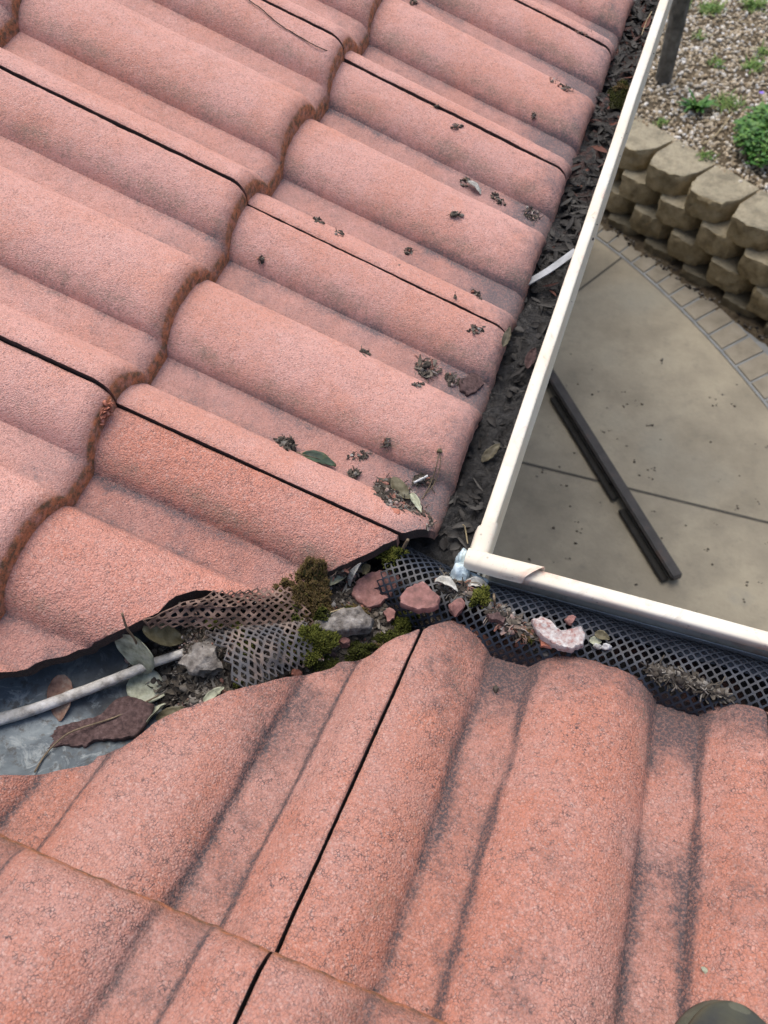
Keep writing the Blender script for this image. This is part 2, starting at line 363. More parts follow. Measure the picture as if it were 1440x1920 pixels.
def block_mat():
    n = NT('sandstone coloured block'); off = n.t.nodes.new('ShaderNodeObjectInfo').outputs['Location']; v = n.vadd(n.tc, off, 1)
    c = n.cramp(n.noise(14, 6, .68, v), [(.3, (.21, .165, .095)), (.48, (.39, .32, .195)), (.64, (.52, .43, .27)), (.78, (.42, .375, .27))])
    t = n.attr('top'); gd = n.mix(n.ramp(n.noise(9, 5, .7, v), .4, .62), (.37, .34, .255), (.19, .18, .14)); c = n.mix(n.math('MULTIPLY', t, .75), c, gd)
    c = n.mix(n.ramp(n.noise(120, 3, .7, v), .58, .7, 0, .5), c, (.09, .075, .05))
    c = n.mix(n.math('MULTIPLY', n.attr('lowrow'), .7), c, (.09, .08, .055))
    return n.fin(c, .95, n.bump(n.noise(55, 6, .7, v), .012, .9), .2)
M['block'] = block_mat()
M['soil'] = simple('garden soil', [(.3, (.045, .033, .02)), (.6, (.12, .095, .06))], 20, .95, .008, 60)
M['gravel'] = simple('creek gravel', [(.02, (.16, .12, .075)), (.25, (.30, .235, .15)), (.5, (.43, .355, .245)), (.74, (.52, .455, .35)), (.93, (.74, .73, .69))], 60, .8, .001, 200, isl=True)
M['post'] = simple('weathered grey timber', [(.3, (.05, .045, .038)), (.5, (.13, .12, .10)), (.7, (.21, .195, .17))], 18, .95, .004, 60)
def beam_mat():
    n = NT('dark stained timber'); c = n.cramp(n.noise(11, 6, .7), [(.35, (.022, .022, .023)), (.55, (.042, .041, .042)), (.68, (.075, .045, .035))])
    return n.fin(c, .6, n.bump(n.noise(50, 4), .002, .6), .35)
M['beam'] = beam_mat()
M['strip_low'] = simple('near black strip', [(.3, (.014, .014, .013)), (.7, (.03, .03, .028))], 20, .8, .001, 60)
M['leafgreen'] = simple('weed leaf', [(.0, (.02, .08, .012)), (.5, (.055, .17, .028)), (1, (.14, .27, .045))], 30, .5, 0, isl=True)
M['grassgreen'] = simple('grass blade', [(.0, (.05, .13, .02)), (.5, (.12, .23, .04)), (1, (.24, .27, .08))], 30, .6, 0, isl=True)
M['violet'] = simple('violet petal', [(.3, (.20, .12, .55)), (.7, (.34, .24, .75))], 30, .6, 0)
M['straw'] = simple('dry stem', [(.3, (.30, .24, .13)), (.7, (.48, .40, .25))], 40, .8, 0)
M['crack'] = simple('crack dark', [(.3, (.02, .015, .012)), (.7, (.045, .03, .022))], 100, .95, 0)
M['blocker'] = simple('dark underlay', [(.3, (.015, .013, .012)), (.7, (.03, .027, .024))], 20, .95, 0)
M['wall'] = simple('rendered wall', [(.3, (.34, .28, .22)), (.7, (.45, .38, .31))], 8, .9, .002, 80)
def boot_mat():
    n = NT('olive grey boot leather'); c = n.mix(n.ramp(n.noise(22, 4), .35, .65), (.028, .034, .042), (.07, .072, .05))
    c = n.mix(n.attr('rim'), c, (.10, .10, .062)); return n.fin(c, .62, n.bump(n.noise(300, 4), .0008, .6), .3)
M['boot'] = boot_mat()
M['sole'] = simple('boot sole rubber', [(.3, (.07, .072, .05)), (.7, (.13, .13, .095))], 40, .7, .001, 200)

# ------------------------------------------------------------------ setting: ground
def sheet(name, x0, x1, y0, y1, z, mat, n=2):
    xs = np.linspace(x0, x1, n); ys = np.linspace(y0, y1, n)
    V = [(x, y, z) for y in ys for x in xs]; Fc = [[j * n + i, j * n + i + 1, (j + 1) * n + i + 1, (j + 1) * n + i] for j in range(n - 1) for i in range(n - 1)]
    return mk(name, V, Fc, mat, smooth=False)
tag(sheet('ground', -200, 200, -200, 200, PATIO - .06, M['soil']), kind='structure')
tag(sheet('patio', -4, 7, -4, 3.6, PATIO, M['patio']), kind='structure')
def ribbon(mb, a, b, wd, z, mi=0):
    a = Vector(a); b = Vector(b); a.z = b.z = 0; d = (b - a).normalized(); s = Vector((-d.y, d.x, 0)) * wd / 2
    Q = [a - s, b - s, b + s, a + s]; mb.add([(q.x, q.y, z) for q in Q], [[0, 1, 2, 3]], mi)
mb = MB()
a, b = onz(961, 863, PATIO), onz(1440, 980, PATIO); d = (b - a); ribbon(mb, a - d * 1.2, b + d * 1.5, .011, PATIO + .003)
a, b = onz(1167, 482, PATIO), onz(1070, 556, PATIO); d = (b - a); ribbon(mb, a, b + d * 9, .011, PATIO + .003)
tag(mb.build('patio_joint', M['joint'], smooth=False), kind='structure')
# header course of bricks along the wall
c2 = lambda x, y: (1130 + x / 4.571, 220 + y / 4.571)
inn = [onz(*c2(*q), PATIO) for q in [(30,1100),(140,1190),(240,1250),(340,1345),(445,1440),(560,1545),(670,1660),(780,1770),(890,1870)]]
outr = [onz(*c2(*q), PATIO) for q in [(210,965),(315,1040),(440,1110),(550,1210),(655,1320),(775,1410),(890,1530),(1010,1640),(1140,1735)]]
# regularise: fit a gently bending edge
xs = np.array([p.x for p in inn]); ys = np.array([p.y for p in inn]); pin = np.polyfit(xs, ys, 2)
xo = np.array([p.x for p in outr]); yo = np.array([p.y for p in outr]); pout = np.polyfit(xo, yo, 2)
def curve_y(pf, x):
    lo, hi = -.35, .9; v = np.polyval(pf, np.clip(x, lo, hi)); d = np.polyval(np.polyder(pf), np.clip(x, lo, hi)); return v + d * (x - np.clip(x, lo, hi))
kk = np.arange(len(xs)); pk = np.polyfit(kk, xs, 1); pko = np.polyfit(kk, xo, 1)
mb = MB(); rng = random.Random(5)
ks = range(-26, 44); I = []; O = []
for k in ks:
    xi = np.polyval(pk, k); xq = np.polyval(pko, k); I.append(np.array([xi, curve_y(pin, xi)])); O.append(np.array([xq, curve_y(pout, xq)]))
for j in range(len(I) - 1):
    q = [I[j] - (O[j] - I[j]) * .02, I[j + 1] - (O[j + 1] - I[j + 1]) * .02, O[j + 1] + (O[j + 1] - I[j + 1]) * .3, O[j] + (O[j] - I[j]) * .3]
    mb.add([(p[0], p[1], PATIO + .004) for p in q], [[0, 1, 2, 3]], 1)
    c = (I[j] + I[j + 1] + O[j] + O[j + 1]) / 4; top = []; base = []
    for p in (I[j], I[j + 1], O[j + 1], O[j]):
        g = c + (p - c) * np.array([.86, .86]); g2 = c + (p - c) * .89
        jx = np.array([rng.uniform(-.002, .002), rng.uniform(-.002, .002)])
        top.append((*(g + jx), PATIO + .010)); base.append((*(g2 + jx), PATIO + .0045))
    mb.add(base + top, [[4, 5, 6, 7], [0, 1, 5, 4], [1, 2, 6, 5], [2, 3, 7, 6], [3, 0, 4, 7]], 0)
tag(mb.build('brick_paving', None, smooth=False, mats=[M['paver'], M['grout']]), kind='structure')

# ------------------------------------------------------------------ retaining wall
WD = Vector((.820, -.572, 0)); WN = Vector((.572, .820, 0))      # along the wall, into the bank
W0 = onz(*c2(640, 180), -2.05); PB = .284; HB = .13
wall = empty('retaining_wall', (W0.x, W0.y, PATIO))
tag(wall, 'low retaining wall of stacked sand coloured split-face blocks holding the gravel bed', 'retaining wall')
rng = random.Random(11)
def block(c0, z0, seed):
    # outline in (along, depth): depth 0 = back
    D = .255; out = [(0.004, 0), (PB - .004, 0), (PB - .012, -.125), (PB - .060, -D + .03), (PB - .072, -D + .018)]
    L_ = [(.004, 0), (.004 + (PB - .008) * .33, 0), (.004 + (PB - .008) * .66, 0), (PB - .004, 0), (PB - .008, -.07), (PB - .014, -.135),
          (PB - .055, -D + .035), (PB - .105, -D + .012), (PB * .42, -D - .002), (.055, -D - .004), (.034, -D + .03), (.008, -.16), (.006, -.08)]
    # densify
    O_ = []
    for i in range(len(L_)):
        a, b = np.array(L_[i]), np.array(L_[(i + 1) % len(L_)]); n = max(1, int(np.linalg.norm(b - a) / .018))
        for k in range(n): O_.append(a + (b - a) * k / n)
    O_ = np.array(O_); N = len(O_); cen = np.array([PB / 2, -.13]); V = []; top = []; r0 = seed * 3.7
    lev = [(0, .985), (.012, 1.0), (.03, 1.0), (.05, 1.0), (.07, 1.0), (.09, 1.0), (HB - .018, 1.0), (HB - .002, .997), (HB, .984), (HB, .7), (HB, .35)]
    for zi, sc_ in lev:
        for p in O_:
            q = cen + (p - cen) * sc_
            front = sstep(-.15, -.2, p[1]) * (1 if zi < HB - .001 else .3)
            bulge = .007 * math.sin(math.pi * min(1, zi / HB)) * front
            nz = front * (.013 * fbm(q[0] * 24 + r0, q[1] * 24, zi * 24 + r0) + .006 * mn.noise(Vector((q[0] * 90 + r0, q[1] * 90, zi * 90)))) + bulge * .6
            dirv = (p - cen) / np.linalg.norm(p - cen); q = q + dirv * nz
            zz = zi + (.0025 * fbm(q[0] * 20 + r0, q[1] * 20, 5) if zi >= HB - .001 else 0)
            w3 = c0 + WD * q[0] + WN * q[1]; V.append((w3.x, w3.y, z0 + zz)); top.append(1.0 if zi >= HB - .001 else 0.0)
    Fc = []
    for l in range(len(lev) - 1):
        for i in range(N): Fc.append([l * N + i, (l) * N + (i + 1) % N, (l + 1) * N + (i + 1) % N, (l + 1) * N + i][::-1])
    V.append(tuple((c0 + WD * cen[0] + WN * cen[1])[:2]) + (z0 + HB,)); top.append(1.0); ci = len(V) - 1
    for i in range(N): Fc.append([(len(lev) - 1) * N + i, ci, (len(lev) - 1) * N + (i + 1) % N])
    return V, Fc, top
for row in range(4):
    for k in range(-7, 9):
        c0 = W0 + WD * ((k + (.5 if row % 2 else 0) - (1 if False else 0)) * PB + rng.uniform(-.004, .004)) - WN * (row * .024)
        c0 = c0 + WN * (-.0 + .0)
        z0 = -2.05 - HB * (row + 1)
        V, Fc, top = block(c0, z0 + (-.004 if row == 0 else 0), row * 20 + k)
        dm = [1.0 if row == 3 else (.25 if row == 2 else 0)] * len(V)  # bottom row toned darkest, the row above it a little
        mk('block', V, Fc, M['block'], wall, sharp=38, attrs={'top': top, 'lowrow': dm})
# garden bed behind the wall
def bed_z(x, y): return GARDEN + .012 * fbm(x * 2, y * 2)
V = []; Fc = []; NX, NY = 60, 60
for j in range(NY):
    for i in range(NX):
        a = -2.6 + 5.2 * i / (NX - 1); dd = -.03 + 6 * (j / (NY - 1)) ** 1.5; q = W0 + WD * a + WN * dd; V.append((q.x, q.y, bed_z(q.x, q.y)))
for j in range(NY - 1):
    for i in range(NX - 1): Fc.append([j * NX + i, j * NX + i + 1, (j + 1) * NX + i + 1, (j + 1) * NX + i])
tag(mk('garden_bed', V, Fc, M['soil']), kind='structure')
rng = random.Random(3); mb = MB(); cnt = 0
while cnt < 14000:
    a = rng.uniform(-1.3, 1.5); dd = rng.uniform(-.03, 3.4) ** 1.0; q = W0 + WD * a + WN * dd
    if q.x < -.55 or q.x > 1.1 or q.y > 6.8: continue
    s = rng.uniform(.006, .0135) * (1.3 if rng.random() < .12 else 1)
    Vr = ICO[1][0] * np.array([s * rng.uniform(.8, 1.5), s * rng.uniform(.7, 1.1), s * rng.uniform(.45, .8)])
    Vr = Vr * (1 + .18 * np.array([rng.uniform(-1, 1) for _ in range(len(Vr))]))[:, None]
    Vr = Vr @ rotrand(rng).T + np.array([q.x, q.y, bed_z(q.x, q.y) + s * .45]); mb.add(Vr, ICO[1][1]); cnt += 1
tag(mb.build('gravel', M['gravel']), 'cream and tan pebbles spread over the garden bed behind the block wall', 'gravel', kind='stuff')
# loose pebbles and dirt at the foot of the wall
mb = MB()
for _ in range(260):
    a = rng.uniform(-.6, 1.3); q = W0 + WD * a - WN * rng.uniform(.29, .37)
    s = rng.uniform(.003, .012); Vr, Fr = rock_v(rng, (s, s, s * .6), 1); mb.add(Vr + np.array([q.x, q.y, PATIO + .012 + s * .3]), Fr)
tag(mb.build('soil_crumbs', M['darkbits']), 'dark soil crumbs lying along the foot of the block wall', 'soil', kind='stuff')
V = []; 
for a in np.linspace(-1.6, 1.9, 80):
    for dd, z in ((-.20, PATIO + .035), (-.31, PATIO + .018), (-.375 + .02 * fbm(a * 6, 0), PATIO + .005)):
        q = W0 + WD * a + WN * dd; V.append((q.x, q.y, z + .006 * fbm(a * 14, dd * 30)))
tag(mk('soil_strip', V, [[3 * i, 3 * i + 3, 3 * i + 4, 3 * i + 1] for i in range(79)] + [[3 * i + 1, 3 * i + 4, 3 * i + 5, 3 * i + 2] for i in range(79)], M['soil']), kind='structure')

# timber post standing in the gravel
b0 = onz(1243, 150, GARDEN); mb = MB(); V = []; Fc = []; n = 20
for i in range(30):
    z = -.1 + 1.7 * i / 29
    for k in range(n):
        th = 2 * math.pi * k / n; r = .046 + .007 * mn.noise(Vector((math.cos(th) * 2, math.sin(th) * 2, z * 1.2))) + .004 * mn.noise(Vector((th * 9, 3, z * 3))) - (.012 if k in (4, 13) else 0)
        V.append((b0.x + r * math.cos(th) + .012 * z, b0.y + r * math.sin(th), b0.z + z))
for i in range(29):
    for k in range(n): Fc.append([i * n + k, i * n + (k + 1) % n, (i + 1) * n + (k + 1) % n, (i + 1) * n + k])
Fc.append([29 * n + k for k in range(n)])
tag(mk('garden_post', V, Fc, M['post']), 'weathered grey timber post standing upright in the gravel bed', 'post')

# plants
def blade(mb, base, d, L_, wd, bend, segs=4):
    d = Vector(d).normalized(); s = d.cross(Vector((0, 0, 1)));
    if s.length < .01: s = Vector((1, 0, 0))
    s.normalize(); V = []; 
    for i in range(segs + 1):
        t = i / segs; p = Vector(base) + d * (L_ * t) - Vector((0, 0, bend * t * t * L_)); ww = wd * (math.sin(math.pi * min(.98, .12 + .86 * t)) ** .8)
        V += [p - s * ww, p + Vector((0, 0, -.15 * ww)), p + s * ww]
    Fc = []
    for i in range(segs): Fc += [[3 * i, 3 * i + 1, 3 * i + 4, 3 * i + 3], [3 * i + 1, 3 * i + 2, 3 * i + 5, 3 * i + 4]]
    mb.add([v[:] for v in V], Fc)
def rosette(px, py, name, n, L_, wd, up, mat, label, cat, seed, spread=0, group=None):
    rng = random.Random(seed); c = onz(px, py, GARDEN + .01); mb = MB()
    for i in range(n):
        th = rng.uniform(0, 6.28); u = up * rng.uniform(.4, 1.4)
        b = c + Vector((rng.gauss(0, spread), rng.gauss(0, spread), 0)) if spread else c
        blade(mb, b, (math.cos(th), math.sin(th), u), L_ * rng.uniform(.6, 1.1), wd * rng.uniform(.7, 1.1), rng.uniform(.2, .6))
    return tag(mb.build(name, mat), label, cat, group)
rosette(1306, 205, 'rosette_weed', 34, .14, .014, 1.3, M['leafgreen'], 'leafy green rosette weed growing in gravel just behind the block wall', 'weed', 1, .008)
gw = 'grass tufts in the gravel'
for i, (px, py, n, L_, sp, lab) in enumerate([
    (1332, 20, 110, .06, .04, 'dark green grass tuft in the gravel right of the timber post top'),
    (1278, 15, 60, .05, .03, 'small grass tuft growing right beside the timber post'),
    (1412, 12, 90, .07, .03, 'bright grass tuft in the gravel at the top right corner'),
    (1345, 120, 45, .04, .03, 'thin sparse grass sprouts in mid gravel above the rosette weed'),
    (1412, 125, 80, .05, .035, 'low grass patch in gravel above the leafy bush'),
    (1310, 70, 25, .035, .03, 'tiny grass sprouts in gravel just below the dark green tuft'),
    (1432, 100, 50, .05, .03, 'grass sprouts at the right edge of the gravel bed'),
    (1240, 232, 30, .035, .02, 'tiny grass sprouts hugging the back of the top wall block'),
    (1320, 295, 40, .04, .025, 'small grass tuft behind the wall joint below the rosette weed'),
    (1362, 195, 90, .045, .05, 'ground hugging green tuft left of the leafy bush')]):
    rosette(px, py, 'grass_tuft', int(n * 1.5), L_ * 1.25, .0032, 1.3, M['grassgreen'], lab, 'grass tuft', 20 + i, sp * .8, gw)
# leafy bush
rng = random.Random(8); mb = MB(); c = onz(1440, 275, GARDEN)
for i in range(2200):
    th = rng.uniform(0, 6.28); r = .19 * math.sqrt(rng.random()) * (1 + .22 * mn.noise(Vector((math.cos(th) * 2, math.sin(th) * 2, 0)))); hgt = .15 * math.sqrt(max(0, 1 - (r / .235) ** 2)) * (1 + .35 * mn.noise(Vector((r * math.cos(th) * 14, r * math.sin(th) * 14, 5)))) * rng.uniform(.5, 1.05)
    b = c + Vector((r * math.cos(th) * .95, r * math.sin(th) * 1.25, hgt + .005)); a2 = rng.uniform(0, 6.28)
    blade(mb, b, (math.cos(a2), math.sin(a2), rng.uniform(-.1, .9)), rng.uniform(.016, .036), rng.uniform(.006, .011), .3, 3)
bush = empty('leafy_plant', (c.x, c.y, c.z)); tag(bush, 'dense bright green leafy plant spilling over the bed behind the wall', 'plant')
mb.build('foliage', M['leafgreen'], bush)
mb = MB(); q = onz(1428, 174, GARDEN + .12)
for i in range(5): blade(mb, q, (math.cos(i * 1.257), math.sin(i * 1.257), .4), .016, .007, .2, 3)
mb.build('flower', M['violet'], bush)
mb = MB(); V, Fc = tube([c + Vector((0, 0, .0)), q - Vector((0, 0, .002))], .0015, 5); mb.add(V, Fc); mb.build('stem', M['leafgreen'], bush)
for i, (pp, lab) in enumerate([([(1318, 270), (1345, 250), (1375, 210)], 'dry straw stem lying on gravel beside the leafy bush'), ([(1340, 36), (1385, 38), (1440, 52)], 'thin dry straw stem lying across the upper gravel'),
                               ([(1320, 228), (1350, 226), (1378, 222)], 'short dry straw twig lying right of the rosette weed')]):
    V, Fc = tube(smooth_path([onz(*p, GARDEN + .025 + .01 * (j == 1)) for j, p in enumerate(pp)], 4), .0032 if i == 0 else .002, 5, jit=.4)
    tag(mk('dry_stem', V, Fc, M['straw']), lab, 'stem', 'dry stems on the gravel')

# dark timber beam lying on the patio
BZ = PATIO + .06
a = onz(1028, 690, BZ); b = onz(1272, 1080, BZ); d = (b - a).normalized(); s = Vector((-d.y, d.x, 0))
ang = math.atan2(d.y, d.x); L_ = (b - a).length
beam = empty('timber_beam', ((a.x + b.x) / 2, (a.y + b.y) / 2, PATIO)); tag(beam, 'long dark timber beam lying diagonally across the concrete patio', 'timber')
def bbox_obj(name, c, sx, sy, sz, ang, mat, parent=None, bev=.004, seg=2, warp=0):
    bm = bmesh.new(); V, Fc = box_v((0, 0, 0), sx, sy, sz); vs = [bm.verts.new(v) for v in V]
    for f in Fc: bm.faces.new([vs[i] for i in f])
    bmesh.ops.recalc_face_normals(bm, faces=bm.faces)
    bmesh.ops.bevel(bm, geom=bm.edges[:], offset=bev, segments=seg, affect='EDGES')
    ca, sa = math.cos(ang), math.sin(ang)
    V = [(c[0] + v.co.x * ca - v.co.y * sa, c[1] + v.co.x * sa + v.co.y * ca, c[2] + v.co.z) for v in bm.verts]
    bm.verts.index_update(); Fc = [[v.index for v in f.verts] for f in bm.faces]; bm.free()
    return mk(name, V, Fc, mat, parent, sharp=40)
mid = (a + b) / 2 - d * .35
bbox_obj('plank', (mid.x, mid.y, PATIO + .038), L_ + .7, .050, .034, ang, M['beam'], beam, .006)
sgn = -1 if (onz(1100, 870, PATIO) - a).dot(s) < 0 else 1
def along(px, py): return (onz(px, py, PATIO + .02) - a).dot(d)
for t0, t1 in ((along(1045, 740), along(1170, 930)), (along(1170, 952), along(1258, 1085)), (-.75, along(1030, 722))):
    cc = a + d * ((t0 + t1) / 2) + s * sgn * .042
    bbox_obj('side_strip', (cc.x, cc.y, PATIO + .013), abs(t1 - t0), .034, .012, ang, M['strip_low'], beam, .004)  # low near-black strips laid along one side of the plank
# dirt specks on patio
rng = random.Random(21); mb = MB()
for (px, py) in [(1058,720),(1085,720),(1118,733),(1110,741),(1143,810),(1022,800),(1041,831),(1072,849),(1212,799),(1222,798),(1240,826),(1190,867),(1216,879),(1230,877),(1221,897),(1010,893),(1052,878),(1084,978),(1085,995),(1081,1021),(1190,1097),(995,802),(1130,812),(1168,735),(1190,752),(1178,762),(1165,762),(1060,910),(1338,1062),(1343,983)] + [(rng.uniform(960, 1440), rng.uniform(640, 1150)) for _ in range(50)]:
    q = onz(px, py, PATIO)
    for _ in range(rng.choice([1, 2, 3])):
        sz = rng.uniform(.002, .008); Vr, Fr = rock_v(rng, (sz, sz * .7, sz * .4), 1); mb.add(Vr + np.array([q.x + rng.gauss(0, .008), q.y + rng.gauss(0, .008), PATIO + sz * .3]), Fr)
tag(mb.build('dirt_specks', M['darkbits']), 'dark dirt specks and leaf crumbs scattered on the concrete patio', 'dirt', kind='stuff')

# ------------------------------------------------------------------ house under the roof
mb = MB(); mb.add(*box_v((-.37 - .1, 1.6, -1.33), .2, 4.0 + .0, 2.34)); mb.add(*box_v((1.2, -.47, -1.33), 3.54, .2, 2.34))
tag(mb.build('unseen_house_wall', M['wall'], smooth=False), 'unseen house wall added under the eaves to dim the patio', 'wall')  # unseen wall, added to keep some light off the patio
mb = MB(); mb.add(*box_v((-.132, 1.72, -.115), .024, 3.40, .13)); mb.add(*box_v((1.50, -.132, -.115), 2.90, .024, .13))
tag(mb.build('fascia_board', M['gutter'], smooth=False), 'cream fascia board behind the gutter below the tile ends', 'fascia')
# unseen dark sheet added beneath the tiles to block light
mb = MB(); n = 60
def und(isA):
    V = []; Fc = []
    for i in range(n + 1):
        for j in range(n + 1):
            q = -.10 - 1.2 * i / n; r = q + .02 + (2.6 - q) * j / n
            z = -.105 + .40 * (-q - .055)
            V.append((q, r, z) if isA else (r, q, z))
    for i in range(n):
        for j in range(n): Fc.append([i * (n + 1) + j, i * (n + 1) + j + 1, (i + 1) * (n + 1) + j + 1, (i + 1) * (n + 1) + j])
    return V, Fc
for A_ in (True, False): mb.add(*und(A_))
tag(mb.build('roof_light_blocker', M['blocker']), kind='structure')

# ------------------------------------------------------------------ roof tiles
def tile(isA, n, j, mat, label, group, du=.003, lip=.0, chip=0, tilt=0.0):
    """n = course (0 = at the eave), j = position along the eave"""
    base = n * (G * S + T); a0 = n * GC; e = EA if isA else EB
    ln = np.concatenate([[0, .0008, .002, .0035, .0055, .008, .011], np.arange(.014, GC + .05, du)])
    V = []; gr = []; raw = []; blk = []; lic = []; flm = []; rows = []; NU = int(.3 / du) + 1
    seed = (17 if isA else 71) + n * 5 + j * 13.1
    rngt = random.Random(int(seed * 10)); dz0 = rngt.uniform(-.0012, .0012); yaw = rngt.uniform(-.004, .004)
    for l in ln:
        q = -(e + a0 + l)
        if isA: lo, hi = YA + .3 * j, YA + .3 * (j + 1); c = yc_A(q)
        else: lo, hi = XB + .3 * j, XB + .3 * (j + 1); c = xc_B(q)
        gj = (.0006 if (isA and n == 0) else .0009) * (1 + .8 * mn.noise(Vector((q * 22, j, n)))) + .0004 * mn.noise(Vector((q * 160, j, 3))); lo += gj; hi -= gj + .0003; cutrow = c > lo; lo2 = max(lo, c)
        if lo2 > hi - .0015: continue
        rows.append((q, l, lo2, hi, cutrow))
    if len(rows) < 4: return None
    def prof_row(q, l, lo, hi, cutrow, bottom):
        out = []
        for k in range(NU):
            t = k / (NU - 1); w_ = lo + (hi - lo) * t
            e0 = min(w_ - lo, hi - w_)
            u = (YA + .3 * (j + 1) - w_) if isA else (w_ - XB - .3 * j)
            h = float(prof(u, not isA)); lipz = (.0035 + lip) * sstep(.262, .278, u)      # overlapping side lap sits proud
            z = base + dz0 + tilt * l + l * TAN + h + lipz
            z += .0007 * fbm(q * 60, w_ * 60, seed) + .0012 * mn.noise(Vector((q * 12, w_ * 12, seed)))
            r = .015
            if l < r: z -= (r - math.sqrt(max(0, r * r - (r - l) ** 2))) * .95
            re = .0017
            if e0 < re and not (cutrow and (w_ - lo) < re): z -= re - math.sqrt(max(0, re * re - (re - e0) ** 2))
            th = .023 if l < .022 else .023 - .010 * sstep(.022, .035, l)
            if n == 0: th = min(th, .016) + (.014 * math.exp(-((q + .205) / .032) ** 2) if isA and j == -1 else 0)
            qq = q + .0012 * mn.noise(Vector((w_ * 90, seed, 2))) * (1 if l < .01 else 0) + yaw * (w_ - lo)
            if bottom:
                z -= th - (th * .25 if l < .0005 else 0); 
                if l < .0005: qq -= .002
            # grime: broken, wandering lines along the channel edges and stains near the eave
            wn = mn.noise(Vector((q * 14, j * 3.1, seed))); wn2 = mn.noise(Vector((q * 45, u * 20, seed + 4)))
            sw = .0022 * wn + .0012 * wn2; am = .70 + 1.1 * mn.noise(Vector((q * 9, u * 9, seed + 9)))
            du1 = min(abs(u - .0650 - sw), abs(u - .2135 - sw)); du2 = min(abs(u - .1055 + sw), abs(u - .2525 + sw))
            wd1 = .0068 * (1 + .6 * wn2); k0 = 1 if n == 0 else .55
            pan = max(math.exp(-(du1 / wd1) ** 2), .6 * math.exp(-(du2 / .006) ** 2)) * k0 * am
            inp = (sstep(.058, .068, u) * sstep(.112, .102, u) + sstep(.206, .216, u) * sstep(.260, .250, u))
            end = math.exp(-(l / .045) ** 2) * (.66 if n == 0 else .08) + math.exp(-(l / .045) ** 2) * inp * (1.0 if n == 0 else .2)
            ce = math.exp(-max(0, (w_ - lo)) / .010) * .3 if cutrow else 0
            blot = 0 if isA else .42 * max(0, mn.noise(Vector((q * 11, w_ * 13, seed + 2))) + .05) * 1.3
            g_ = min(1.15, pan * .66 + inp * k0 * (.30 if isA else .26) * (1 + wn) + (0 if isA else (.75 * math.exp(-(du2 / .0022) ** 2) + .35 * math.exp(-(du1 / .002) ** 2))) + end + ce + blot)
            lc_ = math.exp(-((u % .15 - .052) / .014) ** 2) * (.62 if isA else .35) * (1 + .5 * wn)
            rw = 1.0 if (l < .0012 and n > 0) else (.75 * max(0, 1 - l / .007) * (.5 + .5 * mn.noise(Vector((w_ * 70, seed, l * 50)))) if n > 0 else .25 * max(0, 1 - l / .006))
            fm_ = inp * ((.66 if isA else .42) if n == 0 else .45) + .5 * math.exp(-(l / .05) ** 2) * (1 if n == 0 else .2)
            out.append(((qq, w_, z) if isA else (w_, qq, z), g_, max(0, min(1, rw)), lc_, fm_))
        return out
    for bottom in (False, True):
        for rw_ in rows:
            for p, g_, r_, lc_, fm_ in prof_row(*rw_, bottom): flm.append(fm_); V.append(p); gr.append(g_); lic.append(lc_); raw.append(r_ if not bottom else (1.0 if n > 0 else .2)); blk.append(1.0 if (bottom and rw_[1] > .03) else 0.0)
    NR = len(rows); Fc = []; B0 = NR * NU
    flip = isA
    def add(f): Fc.append(f[::-1] if flip else f)
    for i in range(NR - 1):
        for k in range(NU - 1):
            a_ = i * NU + k
            add([a_, a_ + NU, a_ + NU + 1, a_ + 1][::-1] if False else [a_, a_ + NU, a_ + NU + 1, a_ + 1]); add([B0 + a_, B0 + a_ + 1, B0 + a_ + NU + 1, B0 + a_ + NU])
    for k in range(NU - 1):
        add([k, k + 1, B0 + k + 1, B0 + k]); a_ = (NR - 1) * NU + k; add([a_, B0 + a_, B0 + a_ + 1, a_ + 1])
    def wall_(k, sgn_):                                    # side walls, dirty right up to the arris
        E0 = len(V)
        for i in range(NR):
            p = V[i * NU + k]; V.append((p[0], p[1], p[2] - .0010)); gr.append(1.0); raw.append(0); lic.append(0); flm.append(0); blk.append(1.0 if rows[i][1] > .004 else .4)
        for i in range(NR - 1):
            t0, t1, e0, e1, b0, b1 = i * NU + k, (i + 1) * NU + k, E0 + i, E0 + i + 1, B0 + i * NU + k, B0 + (i + 1) * NU + k
            if sgn_: add([t0, e0, e1, t1]); add([e0, b0, b1, e1])
            else: add([t0, t1, e1, e0]); add([e0, e1, b1, b0])
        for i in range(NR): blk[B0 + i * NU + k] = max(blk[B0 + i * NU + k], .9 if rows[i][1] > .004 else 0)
    wall_(0, True); wall_(NU - 1, False)
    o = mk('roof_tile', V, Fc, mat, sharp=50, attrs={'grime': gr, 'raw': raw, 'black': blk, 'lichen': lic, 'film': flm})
    return tag(o, label, 'roof tile', group)
GU, GL = 'roof tiles of the upper left slope', 'roof tiles of the lower right slope'
ma, mm, mbb = M['tile_a'], M['tile_m'], M['tile_b']
tA = {}
